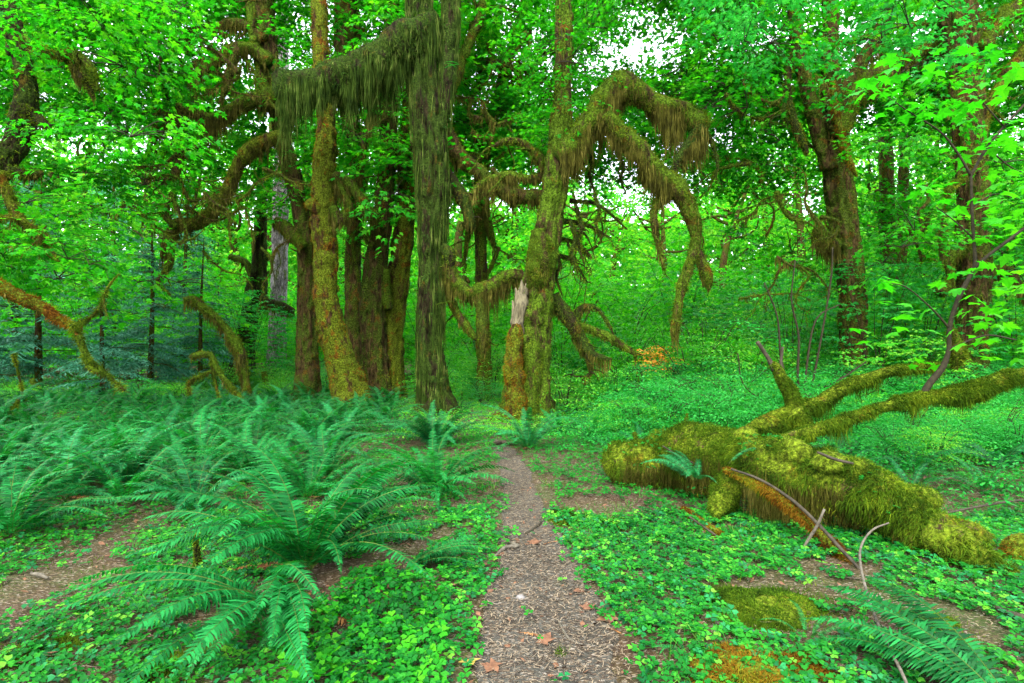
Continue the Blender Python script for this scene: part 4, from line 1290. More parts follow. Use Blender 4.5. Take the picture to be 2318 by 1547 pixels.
# ------------------------------------------------------------------ shrubs and vine maples
def shrub_mesh(seed, h, w, n, leaf, K, shape, mat, nstem=6, zlo=.1, flat=.12):
    r = np.random.default_rng(seed)
    g, c = Geo(), Geo()
    P0 = []
    for i in range(nstem):
        a = r.uniform(0, 2 * PI)
        e = w * r.uniform(.4, 1)
        pts = [(r.normal(0, .05), r.normal(0, .05), -.05, .016), (math.cos(a) * e * .25, math.sin(a) * e * .25, h * .45, .012), (math.cos(a) * e * .6, math.sin(a) * e * .6, h * .8, .008), (math.cos(a) * e, math.sin(a) * e, h * r.uniform(.8, 1), .003)]
        tube(g, spline(pts, .25), 4, 0)
    th = r.uniform(0, 2 * PI, n)
    rr = np.sqrt(r.random(n)) * w
    z = h * (zlo + (1 - zlo) * r.random(n)) * np.sqrt(np.clip(1 - (rr / w) ** 2 * .55, .1, 1))
    p = np.stack([np.cos(th) * rr, np.sin(th) * rr, z], 1)
    p = p[fbm(p + seed * 3, 1.2, 2, seed) > -.2]
    sprays(c, p, r.uniform(0, 2 * PI, len(p)), r.uniform(.25, .6, len(p)), K, leaf, shape, .35, 0, None, (-.15, .2), .15, .3)
    return g.mesh('stems', M['twig']), c.mesh('foliage', M[mat], False)


SH = [shrub_mesh(21, 1.6, 1.1, 420, .075, 12, 'oval', 'shrub_leaf'), shrub_mesh(22, 1.1, .95, 330, .065, 12, 'oval', 'shrub_leaf'), shrub_mesh(23, 2.1, 1.2, 480, .085, 12, 'oval', 'maple_bright'), shrub_mesh(24, 1.3, 1.1, 380, .08, 10, 'oval', 'maple_cool')]
VM = [shrub_mesh(31, 4.2, 2.0, 330, .12, 12, 'wide', 'maple_cool', 6, .3), shrub_mesh(32, 5.4, 2.3, 380, .13, 12, 'wide', 'maple_cool', 5, .35), shrub_mesh(33, 3.4, 2.2, 330, .13, 12, 'wide', 'shrub_leaf', 6, .25)]
VM.append(shrub_mesh(34, 5.0, 2.4, 400, .14, 12, 'wide', 'maple_bright', 5, .2))
AU = shrub_mesh(41, 1.9, .5, 70, .09, 10, 'wide', 'autumn', 4, .6)


def shrub(kind, px, d, s, label, group=None, name='shrub', cat='shrub'):
    x = (px - CX) / F * d
    if group:
        size = 'small' if s < .75 else 'tall' if s > 1.15 else 'mid-sized'
        label = size + ' ' + label + (', nearer row, ' if d < 18 else ', farther row, ') + where(px)
    t = thing(name, label, cat, (x, d, gz(x, d)[0]), group)
    t.rotation_euler = (0, 0, rng.uniform(0, 6.28))
    t.scale = (s, s, s)
    put('stems', kind[0], t)
    put('foliage', kind[1], t)
    return t


for i in range(95):
    d = rng.uniform(13.5, 25)
    px = rng.uniform(1235, 2500)
    if d < 16.5 and 1850 < px < 2010:
        continue
    s = rng.uniform(.8, 1.35) * (1.35 if d > 19 else 1.0)
    shrub(SH[int(rng.choice([0, 0, 1, 2, 2, 3]))], px, d, s, 'light green shrub in the thicket', 'shrubs of the thicket at the right')
for i in range(22):
    shrub(SH[int(rng.integers(4))], rng.uniform(990, 1240), rng.uniform(16, 26), rng.uniform(.6, 1.1), 'green shrub in the gap', 'shrubs in the gap behind the two thick trunks')
for i in range(26):
    shrub(SH[int(rng.choice([1, 1, 3, 0]))], rng.uniform(480, 900), rng.uniform(19, 27), rng.uniform(.6, 1.05), 'leafy shrub behind the trunks', 'shrubs behind the left group of trunks')
for i in range(26):
    shrub(SH[int(rng.choice([1, 1, 3]))], rng.uniform(-200, 480), rng.uniform(15.5, 22), rng.uniform(.4, .8), 'leafy shrub beyond the ferns', 'low shrubs beyond the fern bed')
for i in range(105):
    d = rng.uniform(7.4, 14.5)
    px = rng.uniform(1780, 2600) if d < 9.5 else rng.uniform(1400, 2600)
    if d < 9.5 and px < 1950:
        d += 2
    shrub(SH[int(rng.choice([1, 3, 3]))], px, d, rng.uniform(.38, .6) + max(0, d - 8.5) * .10, 'leafy plant beyond the log', 'knee-high plants beyond the log', 'understory_plant', 'plant')
for px, d, k, s in [(1620, 18.5, 0, .8), (1700, 20, 2, 1.1), (1790, 17, 0, .95), (1980, 15, 1, .8), (2080, 17, 0, 1.1), (1750, 24, 1, 1), (1560, 25, 1, 1), (2300, 16, 2, 1.1), (2150, 20, 1, 1.0), (2420, 13, 0, 1.1), (1870, 19, 2, 1.1), (2040, 12.5, 2, .62), (1960, 20, 3, 1), (2080, 19, 3, .9), (2160, 17.5, 3, .9), (2280, 19, 3, 1), (1260, 26, 3, 1.3), (1550, 28, 3, 1.3)]:
    shrub(VM[k], px, d, s, 'layered vine maple', 'vine maples under the right-hand trees', 'vine_maple', 'small tree')
for i in range(76):
    d = rng.uniform(25.5, 39)
    shrub(VM[int(rng.choice([2, 3, 3, 3]))], -250 + 2850 * (i + rng.random()) / 76, d, rng.uniform(.8, 1.35), 'vine maple in the clearing', 'vine maples in the clearing far behind', 'vine_maple', 'small tree')
for px, d, k, s in [(560, 22, 1, .8), (460, 25, 2, 1.0), (500, 24, 3, 1.1)]:
    shrub(VM[k], px, d, s, 'layered vine maple', 'vine maples behind the left trunks', 'vine_maple', 'small tree')
shrub(AU, 1490, 15.2, 1.0, 'small shrub with orange leaves in the green thicket', None)
for a, b in [((1690, 15.5), 3), ((1740, 13.5), 3)]:          # bare stemmed young maple before tree I
    pass
t = thing('sapling', 'bare-stemmed sapling with many thin upright stems in front of the tall forked maple', 'small tree', G(1812, 935))
g = Geo()
for pts in [[(1812, 940, 6), (1806, 850, 6), (1808, 760, 5), (1792, 680, 4), (1800, 590, 3)], [(1816, 940, 6), (1830, 800, 5), (1850, 720, 4), (1900, 690, 3)], [(1808, 935, 5), (1770, 820, 5), (1760, 720, 4), (1730, 640, 3)], [(1820, 940, 6), (1845, 840, 5), (1880, 640, 4), (1885, 560, 3)],
            [(1800, 940, 5), (1690, 880, 3), (1670, 800, 3)], [(1812, 900, 5), (1900, 860, 4), (1960, 820, 3)]]:
    tube(g, spline(rows(pts, 11.2), .12), 5, .1, 4, 2, seed=2)
g.obj('stems', M['twig'], t)
c = Geo()
q = sample(120, 1640, 1990, 560, 860, 10.5, 12, .0, 1.0, 44, False)
sprays(c, q, rng.uniform(0, 6.28, len(q)), .5, 12, .085, 'wide', .3, 0, 1, (-.1, .15), .1)
c.obj('foliage', [M['maple_cool'], M['twig']], t, smooth=False, kind=None)


# ------------------------------------------------------------------ ferns
def frond(seed, L, e0, bend, npair, wmax, prism=True, mat2=True):
    """One frond along +Y that rises at e0 and bows over; pinnae on both sides."""
    r = np.random.default_rng(seed)
    g = Geo()
    n = 14
    t = np.linspace(0, 1, n)
    e = e0 - bend * t ** 1.15
    ds = L / (n - 1)
    lat = r.normal(0, .10)
    y = np.r_[0, np.cumsum(np.cos(e[:-1]) * ds)]
    z = np.r_[0, np.cumsum(np.sin(e[:-1]) * ds)]
    x = lat * L * t ** 2
    C = np.stack([x, y, z], 1)
    sp = np.c_[C, .0032 * (1 - t * .8) * (L / 1.0) ** .5]
    tube(g, sp, 3, 0, cap=False, m=1)
    tt = np.linspace(.10, .995, npair)
    q = np.stack([np.interp(tt, t, C[:, i]) for i in range(3)], 1)
    T = nrm(np.stack([np.interp(tt, t, np.gradient(C[:, i])) for i in range(3)], 1))
    Xs = nrm(np.cross(T, np.array([0, 0, 1.0]) + 0 * T))
    N = np.cross(Xs, T)
    prof = np.clip(np.minimum((tt - .02) / .22, 1) ** .6 * (1 - tt ** 2.4) ** .8, .06, 1)
    for s in (-1, 1):
        k = prof * wmax * r.uniform(.88, 1.1, npair)
        a = .22 + .45 * tt ** 2 + r.normal(0, .06, npair)
        tw = r.normal(0.18, .14, npair)
        f = nrm(Xs * (s * np.cos(a) * np.cos(tw))[:, None] + T * np.sin(a)[:, None] - N * np.sin(tw)[:, None])
        Zp = nrm(N + Xs * (s * .25) + r.normal(0, .1, (npair, 3)))
        Xp = nrm(np.cross(f, Zp))
        Zp = np.cross(Xp, f)
        wd = L * .9 / npair * .78
        base = np.array([(-.5, 0, 0), (.5, .02, 0), (.42, .55, .02), (-.42, .5, .02), (0.25, 1, -.10)])
        bx = base[None, :, 0:1] * wd * Xp[:, None] + base[None, :, 1:2] * k[:, None, None] * f[:, None] + base[None, :, 2:3] * k[:, None, None] * Zp[:, None] + q[:, None]
        b = (np.arange(npair) * 5)[:, None]
        b0 = g.n
        g.add(bx.reshape(-1, 3), b + np.array([[0, 1, 2, 3]]), 0)
        g.faces(b + np.array([[3, 2, 4]]), b0, 0)
    return g


FR = {}
for ci, mt in enumerate(('fern', 'fern_cool')):
    L_ = []
    for i, (e0, bend) in enumerate([(1.35, 1.5), (1.2, 1.6), (1.0, 1.5), (.85, 1.3), (.7, 1.15), (.5, .9), (1.3, 2.2), (1.1, 2.1), (.9, 1.7), (.35, .7)]):
        L_.append(frond(50 + i, 1.0, e0, bend, 52, .098).mesh('frond', [M[mt], M['rachis']], False))
    FR[mt] = L_
DEADF = [frond(80 + i, 1.0, .35, .75, 40, .06).mesh('frond', [M['dead_frond'], M['dead_frond']], False) for i in range(2)]


def fern(px, py, L, nf, label, mt='fern', group=None, azs=None, dead=1, q=None, lo=0, hi=8):
    q = G(px, py) if q is None else q
    t = thing('sword_fern', label, 'fern', q, group)
    a0 = rng.uniform(0, 6.28)
    for i in range(nf):
        a = a0 + i * 2.39996 + rng.normal(0, .15) if azs is None else math.radians(rng.uniform(*azs))
        inner = (i / nf)
        v = int(np.clip((1 - inner) * 5 + rng.normal(0, 1.3), lo, hi + .99))
        s = L * rng.uniform(.75, 1.1)
        put('frond', FR[mt][v], t, (math.cos(a + PI / 2) * .03, math.sin(a + PI / 2) * .03, -.01), (rng.normal(0, .07), rng.normal(0, .22), a), s)
    for i in range(dead):
        o = put('frond', DEADF[i % 2], t, (0, 0, .02), (-.25, rng.normal(0, .3), rng.uniform(0, 6.28)), L * rng.uniform(.5, .8))
        o['label'] = 'dead orange-brown frond'
    return t


# the ones that stand out
fern(690, 1290, 1.3, 38, 'largest fern in front, arching over clover left of the path', dead=5)
fern(640, 1390, 1.15, 18, 'fern with long fronds sweeping down to the bottom left corner of the path side', azs=(60, 215), dead=2, lo=3, hi=9)
fern(985, 1118, 1.0, 34, 'fern standing alone beside the path bend, upright in the middle', 'fern', dead=2)
fern(772, 995, 1.1, 32, 'upright vase-shaped fern at the foot of the rust-mossed maple', 'fern_cool', dead=1)
fern(985, 1012, 1.2, 32, 'wide fern at the foot of the dark twin-stemmed maple', 'fern_cool', dead=1)
fern(1195, 1015, 1.0, 18, 'low spreading fern in front of the hollow-footed maple', 'fern_cool')
fern(20, 1215, 1.1, 28, 'dark fern cut by the left edge of the picture', dead=1)
fern(150, 1130, 1.0, 24, 'pale fern arching towards the small side trail', 'fern_cool')
fern(570, 1085, 1.05, 32, 'tall fern right behind the largest front fern', 'fern')
fern(440, 1160, .95, 20, 'fern left of the largest front fern, over clover', 'fern_cool')
fern(700, 1130, .9, 26, 'bushy fern between the front fern and the lone fern by the path', 'fern')
fern(840, 1170, .7, 14, 'small fern low beside the lone fern at the path', 'fern')
fern(905, 1290, .62, 9, 'low fern at the path edge with fronds pointing right', 'fern', azs=(-110, -40), lo=4, hi=9)
fern(1440, 975, .62, 12, 'fern standing behind the rounded end of the fallen log', 'fern_cool')
fern(1335, 965, .6, 12, 'fern right of the hollow-footed maple', 'fern_cool')
fern(1290, 930, .7, 12, 'fern close behind the roots of the hollow-footed maple', 'fern_cool')
fern(1500, 1230, .33, 10, 'small dark fern hanging below the left end of the log', 'fern', lo=5, hi=9)
fern(2330, 1640, .95, 9, 'fern in the bottom right corner with one long blurred frond', 'fern', azs=(-10, 60), dead=0, lo=4, hi=9)
fern(1040, 930, .6, 14, 'fern in the gap between the dark trunk and the hollow-footed maple', 'fern_cool')
fern(860, 940, .7, 14, 'fern between the rust-mossed maple and the dark trunk', 'fern_cool')
fern(2060, 1110, .55, 10, 'fern just behind the crest of the fallen log', 'fern_cool')
fern(2230, 1110, .6, 10, 'fern behind the lower end of the fallen log', 'fern')
fern(1950, 1030, .6, 12, 'fern behind the log under the long mossy limb', 'fern_cool')
# the fern bed: fill by spacing
placed = [(Gp(a, b)[:2]) for a, b in [(690, 1290), (980, 1105), (772, 985), (985, 1000), (20, 1215), (150, 1130), (570, 1085), (440, 1160), (700, 1130)]]
cnt = 0
for _ in range(5000):
    px = rng.uniform(-260, 905)
    d = rng.uniform(5.6, 17.5)
    py = 800 + CAMH * F / d
    q = Gp(px, py)
    if strip_d(PS, q[0], q[1])[0] < .35 or strip_d(TS, q[0], q[1])[0] < .45:
        continue
    if py > 1090 and not (px < 430 and py < 1180) and not (380 < px < 820 and py < 1150):
        continue
    if px > 740 and py > 990:
        continue
    if min(math.hypot(q[0] - a[0], q[1] - a[1]) for a in placed) < (.55 if py > 980 else .6):
        continue
    placed.append(q[:2])
    cnt += 1
    if cnt > 165:
        break
    n_ = 18 if d < 9 else 13
    fern(px, py, rng.uniform(.8, 1.15), n_, 'sword fern of the dense bed, ' + ('front row, ' if py > 1010 else 'middle row, ' if py > 950 else 'back row, ') + where(px), 'fern_cool' if rng.random() < .35 else 'fern', 'ferns of the dense bed at the left', dead=int(rng.random() < .25), q=q)
cnt = 0
for _ in range(1500):
    px, d = rng.uniform(1230, 2500), rng.uniform(7, 15)
    py = 800 + CAMH * F / d
    q = Gp(px, py)
    if (px < 1380 and d < 9.5) or (px > 1380 and d < 7.6 and px < 1900):
        continue
    if min(math.hypot(q[0] - a[0], q[1] - a[1]) for a in placed) < 1.0:
        continue
    placed.append(q[:2])
    cnt += 1
    if cnt > 60:
        break
    fern(px, py, rng.uniform(.6, .95), 12, 'sword fern behind the log, ' + ('nearer row, ' if py > 980 else 'farther row, ') + where(px), 'fern_cool' if rng.random() < .6 else 'fern', 'ferns behind the fallen log', dead=0, q=q)
print('ferns done')

# ------------------------------------------------------------------ fallen log with its limbs
def lump(g, c, r, flat=.8, seed=0, n=20, m=0, bump=.25):
    th, ph = np.meshgrid(np.linspace(0, 2 * PI, n, endpoint=False), np.linspace(0.02, PI - .02, n // 2 + 2))
    d = np.stack([np.cos(th) * np.sin(ph), np.sin(th) * np.sin(ph), np.cos(ph)], -1)
    k = 1 + bump * fbm(d.reshape(-1, 3) + seed, 1.4, 3, seed).reshape(th.shape)
    v = d * k[..., None] * r * np.array([1, 1, flat]) + np.array(c)
    a, b = th.shape
    i = np.arange(a * b).reshape(a, b)
    f = np.stack([i[:-1], i[1:], np.roll(i[1:], -1, 1), np.roll(i[:-1], -1, 1)], -1).reshape(-1, 4)
    g.add(v.reshape(-1, 3), f, m)
    return v, d



lg = thing('fallen_log', 'fallen trunk thick with yellow-green moss, arching down to the right corner', 'log', G(1830, 1190))
LOG = [(1372, 1066, 40, 6.6), (1400, 1052, 92, 6.6), (1440, 1042, 108, 6.5), (1510, 1034, 108, 6.35), (1600, 1026, 116, 5.95), (1690, 1042, 112, 5.45), (1780, 1062, 128, 5.05), (1870, 1082, 146, 4.8), (1950, 1112, 152, 4.6), (2030, 1156, 146, 4.4), (2100, 1204, 138, 4.2),
       (2170, 1256, 124, 4.0), (2240, 1300, 106, 3.85), (2318, 1340, 98, 3.7), (2420, 1400, 90, 3.4), (2560, 1480, 60, 3.1)]
r_ = [(*P(a, b, d), (.92 if a < 1700 else .80) * w / 2 / F * d) for a, b, w, d in LOG]
g = Geo()
pos, D = tube(g, spline(r_, .035), 48, .52, 2.6, 5, seed=12)
rl = np.random.default_rng(77)
cen = spline(r_, .035)
lumps = []
for _ in range(26):
    i_ = int(rl.integers(5, int(len(cen) * .82)))
    a_ = rl.uniform(-.9, 1.3)
    rr_ = cen[i_, 3]
    lumps.append((cen[i_, :3] + np.array([rl.normal(0, .06), -math.sin(a_) * rr_ * .8, math.cos(a_) * rr_ * .8]), rl.uniform(.06, .15), int(rl.integers(99))))
extra = [lump(g, q_, r2, rl.uniform(.6, 1), sd_, 18, 0, .4) for q_, r2, sd_ in lumps]
g.obj('log_trunk', M['log_base'], lg)
pos_log, D_log = pos, D
h = Geo()
p, dd = surf(pos, D, 66000)
k = (p[:, 2] > gz(p[:, 0], p[:, 1]) - .02) & (fbm(p, 3.2, 3, 5) + .5 * fbm(p, 11, 2, 6) > -.33)
fl_ = .030 + .03 * (fbm(p[k], 2.6, 3, 15) + .5)[:, None].clip(0, 1)
fuzz(h, p[k], dd[k], fl_, .0055, 1, .25, .6, 0, 2)
for v_, d2 in extra:
    pp_, dn_ = surf(v_, d2, 1100)
    fuzz(h, pp_, dn_, .05, .0055, 1, .25, .6, 0, 2)
p, dd = surf(pos, D, 13000, lambda a, b: np.clip(.45 - b[..., 2], 0, 1) * (b[..., 1] < .3))
q = fbm(p * np.array([1, 1, .2]), 3.2, 3, 9)
x_ = toPx(p)[0]
amt = np.interp(x_, [1380, 1500, 1600, 1700, 1950, 2060, 2120, 2200], [.12, .16, .34, .42, .42, .34, .16, .05])
hgt = p[:, 2] - gz(p[:, 0], p[:, 1])
L = np.minimum(amt * np.clip(.7 + 1.3 * q, .05, 1.5) * rng.uniform(.4, 1.2, len(p)), np.maximum(hgt, .02))
strands(h, p, L, .007, .10, 1)
p2 = p[::2] + rng.normal(0, .02, p[::2].shape)
fuzz(h, p2 - np.array([0, 0, 1.]) * L[::2, None] * rng.random((len(p2), 1)), dd[::2], .04, .005, .6, .5, .7, 2, 2)
bare = fbm(p[:1], 1, 1, 1)
h.obj('log_moss', [M['log_moss'], M['hang_moss'], M['tree_moss']], lg, kind='stuff')


def log_limb(name, pts, d, dense=5000, fl=.035, curtain=900, clen=.10, mm='log_moss', mat='log_base', seg=16, bump=.25, cm='log_moss', parent=None, step=.03, under=None, label=None):
    g = Geo()
    sd = int(rng.integers(999))
    sp = spline(rows(pts, d, .62 if dense else .9), step)
    pos, D = tube(g, sp, seg, bump * 1.8, 5, 4, seed=sd)
    o = g.obj(name, M[mat], parent or lg)
    if label:
        o['label'] = label
    tot = np.linalg.norm(np.diff(sp[:, :3], axis=0), axis=1).sum()
    if dense:
        h = Geo()
        p, dd = surf(pos, D, int(dense * tot))
        fuzz(h, p, dd, fl, .006, 1, .2, .55, 0, 2)
        if curtain:
            p, dd = surf(pos, D, int(tot * curtain), lambda a, b: np.clip(.2 - b[..., 2], 0, 1))
            q = fbm(p * np.array([1, 1, .2]), 5, 3, sd)
            L = clen * np.clip(.35 + 2.2 * q, .05, 2.4) * rng.uniform(.4, 1.2, len(p))
            strands(h, p, L, .007, .09, 1)
        h.obj('moss', [M[mm], M[cm]], o, kind='stuff')
    return o


log_limb('limb', [(1690, 968, 22), (1712, 966, 50), (1750, 958, 68), (1800, 938, 70), (1850, 912, 46), (1900, 884, 44), (1950, 862, 40), (2010, 842, 34), (2070, 834, 28), (2140, 824, 14)], 6.7, 6500, .04, 1300, .16, label='upper mossy limb running back to the right')
log_limb('limb', [(1800, 930, 60), (1822, 960, 50), (1832, 1000, 40)], 6.6, 7000, .04, 900, .12)
log_limb('limb', [(1690, 1010, 20), (1740, 1000, 32), (1800, 985, 34), (1870, 965, 32), (1950, 938, 34), (2020, 915, 36), (2090, 898, 36), (2150, 895, 50), (2200, 890, 64), (2250, 868, 60), (2300, 850, 46), (2400, 838, 40)], 5.9, 7000, .04, 1300, .17, label='lower mossy limb reaching the right edge')
log_limb('limb', [(1798, 925, 50), (1785, 890, 52), (1768, 858, 46), (1756, 832, 34), (1746, 822, 18)], 6.7, 8000, .035, 900, .08, label='upright mossy stub with two bare prongs')
log_limb('prong', [(1752, 838, 14), (1738, 810, 10), (1714, 774, 8)], 6.7, 0, mat='stick')
log_limb('prong', [(1770, 850, 12), (1768, 820, 9), (1772, 786, 7)], 6.7, 0, mat='stick')
log_limb('limb', [(1438, 1030, 26), (1440, 1000, 18), (1436, 978, 10)], 6.5, 5000, .02, 0)
log_limb('limb', [(1548, 990, 10), (1552, 960, 12), (1556, 936, 4)], 6.3, 3500, .02, 0)
# mossy branches hanging off the front of the log
log_limb('limb', [(1640, 1062, 16, .2), (1700, 1090, 24, 0), (1760, 1125, 36, -.28), (1810, 1165, 34, -.48), (1850, 1205, 28, -.6), (1890, 1245, 46, -.75), (1930, 1300, 34, -1.0)], 4.9, 4500, .03, 1300, .09, mm='rust_moss', cm='tree_moss', label='mossy branch slanting down in front of the log')
log_limb('limb', [(1545, 1150, 14, .6), (1590, 1190, 26, .25), (1640, 1226, 36, -.1), (1690, 1258, 30, -.4), (1745, 1290, 14, -.72)], 4.75, 5500, .03, 900, .06, mm='rust_moss', cm='tree_moss', label='lowest slanting branch in front of the log')
0 and log_limb('limb', [(1540, 1060, 44, .3), (1522, 1100, 46), (1515, 1130, 44, -.1), (1520, 1165, 30, -.4)], 5.9, 5000, .03, 400, .05, mm='tree_moss')
log_limb('limb', [(1690, 1050, 80, .1), (1660, 1085, 100, -.02), (1640, 1120, 96, -.15), (1628, 1155, 60, -.35), (1620, 1180, 16, -.5)], 5.5, 5500, .045, 2600, .2, bump=.4, seg=24)
log_limb('limb', [(1800, 1160, 10), (1815, 1200, 14), (1812, 1240, 10), (1806, 1270, 4)], 4.9, 3000, .02, 0, mm='tree_moss')
fern(1570, 1095, .55, 12, 'small blue-green fern growing on the left part of the log', 'fern_cool', q=P(1575, 1085, 5.55), dead=0, azs=(-30, 210), lo=2, hi=8)
t = thing('fern_frond', 'single blue-green frond bending over the top of the log', 'fern', P(1650, 1050, 5.1))
put('frond', FR['fern_cool'][3], t, (0, 0, 0), (0, 0, math.radians(-80)), .42)
t = thing('licorice_fern', 'tiny bright fern sprouting high in the fork of the dark trunk', 'fern', P(1004, 160, 13.6))
for a in (-60, -95, -40):
    put('frond', FR['fern'][5], t, (0, 0, rng.uniform(-.1, .3)), (0, 0, math.radians(a)), .42)


# ------------------------------------------------------------------ sticks, stones, leaves on the ground
def stick(pts, label, mat='stick', name='stick', d=None, lift=.012, w=None, cat='stick'):
    rws = []
    for q in pts:
        b = G(q[0], q[1]) if d is None else P(q[0], q[1], d if len(q) < 4 else q[3])
        dd = b[1]
        r = .62 * q[2] / 2 / F * dd
        rws.append((b[0], b[1], b[2] + (r + lift if d is None else 0), r))
    base = rws[-1][:3]
    g = Geo()
    sp = spline(rws, .03)
    sp[:, :3] -= np.array(base)
    tube(g, sp, 8, .14, 14, 3, seed=int(rng.integers(99)))
    o = g.obj(name, M[mat])
    o.location = base
    return tag(o, label, cat)


stick([(2012, 1184, 5, 3.9), (1975, 1200, 7, 3.9), (1950, 1235, 8, 3.8), (1948, 1280, 9, 3.5), (1968, 1360, 10, 3.1), (2000, 1440, 11, 2.75), (2040, 1520, 12, 2.45), (2070, 1590, 12, 2.3)], 'long thin curved bare stick rising from the bottom edge to the log', 'stick_pale', d=3)
stick([(1655, 1062, 8, 5.0), (1720, 1086, 10, 4.8), (1790, 1130, 12, 4.48), (1850, 1185, 13, 4.2), (1910, 1250, 13, 3.95), (1975, 1320, 10, 3.75)], 'straight dark branch lying along the slanting mossy limb', 'stick', d=4)
stick([(1866, 1153, 9, 4.1), (1850, 1190, 11, 4.12), (1825, 1230, 10, 4.15), (1802, 1268, 8, 4.18)], 'short stick crossing the slanting limb like an X', 'stick_pale', d=4)
stick([(1500, 1010, 5, 5.9), (1550, 1040, 6, 5.85), (1600, 1060, 6, 5.8), (1634, 1083, 5, 5.75)], 'thin dead twig resting on the left part of the log', 'stick', d=5)
stick([(1850, 1024, 9, 4.5), (1890, 1040, 11, 4.45), (1932, 1050, 8, 4.4)], 'short dark stick on the crest of the log', 'stick', d=5)
stick([(1560, 1170, 7, 4.65), (1610, 1205, 8, 4.6), (1680, 1255, 8, 4.45), (1760, 1290, 7, 4.2), (1790, 1320, 5, 4.1)], 'dark twig along the lowest slanting branch', 'stick', d=4)
stick([(2130, 1165, 7, 5.0), (2200, 1150, 8, 5.2), (2290, 1135, 9, 5.4), (2380, 1128, 12, 5.6)], 'dark dead stick reaching in from the right edge behind the log', 'stick', d=5)
stick([(1120, 1262, 9), (1145, 1240, 12), (1172, 1235, 14), (1150, 1228, 8)], 'forked grey root piece lying on the path', 'stick_pale')
stick([(1190, 1205, 10), (1205, 1195, 9), (1225, 1182, 8)], 'small grey stick on the narrow part of the path', 'stick')
stick([(1262, 1395, 6), (1275, 1420, 8), (1290, 1440, 8), (1318, 1453, 7)], 'bent bluish twig on the lower path', 'stick_pale')
stick([(1300, 1230, 9), (1315, 1240, 11), (1328, 1250, 9)], 'short bark piece at the right edge of the path', 'stick')
stick([(1275, 1340, 4), (1290, 1328, 5), (1306, 1314, 4)], 'thin pale twig by the purple leaf', 'stick_pale')
stick([(1005, 1453, 6), (1035, 1458, 8), (1068, 1464, 5)], 'tan stick at the left edge of the lower path', 'stick_pale')
stick([(1620, 1418, 12), (1660, 1430, 17), (1700, 1440, 17), (1728, 1446, 10)], 'thick broken pale stick in the clover right of the path', 'stick_pale')
stick([(1580, 1460, 9), (1600, 1475, 12), (1625, 1490, 9)], 'grey stick low in the clover near the bottom edge', 'stick')
stick([(70, 1306, 10), (90, 1310, 14), (108, 1316, 9)], 'short grey stick on the small side trail', 'stick_pale')
stick([(1870, 1308, 4), (1910, 1312, 5), (1955, 1316, 4)], 'thin pale twig under the end of the slanting branch', 'stick_pale')
stick([(1850, 1330, 5), (1900, 1345, 6), (1960, 1362, 5), (2010, 1372, 3)], 'long twig half covered by clover right of the curved stick', 'stick_pale')
stick([(2250, 1385, 20), (2290, 1405, 26), (2350, 1420, 30)], 'dark thick branch end in the lower right corner', 'stick')
stick([(1900, 1500, 7), (1960, 1525, 9), (2040, 1545, 8)], 'grey stick at the bottom edge right of the curved stick', 'stick')
stick([(1230, 1150, 8), (1245, 1158, 9), (1265, 1150, 6)], 'small dark stick at the path narrows', 'stick')
stick([(820, 1030, 10), (850, 1024, 14), (880, 1028, 9)], 'dark stick on the bare soil near the dark trunk', 'stick')
stick([(1110, 1010, 12), (1140, 1006, 16), (1170, 1010, 10)], 'old dark branch lying across the far end of the path', 'stick')
# thin sticks: mossy upright stub in the front fern
t = thing('mossy_stub', 'upright mossy twig stub standing in front of the largest fern', 'stub', G(448, 1300))
limb(t, 'stem', [(440, 1205, 5), (443, 1230, 12), (447, 1262, 15), (450, 1300, 14), (452, 1320, 14)], float(G(448, 1300)[1]), 'bark_dark', 10, .02, fz=5000, fl=.018, curtain=0)
t = thing('mossy_boulder', 'round mossy lump at the right edge above the log end', 'rock', G(2330, 1270))
g = Geo()


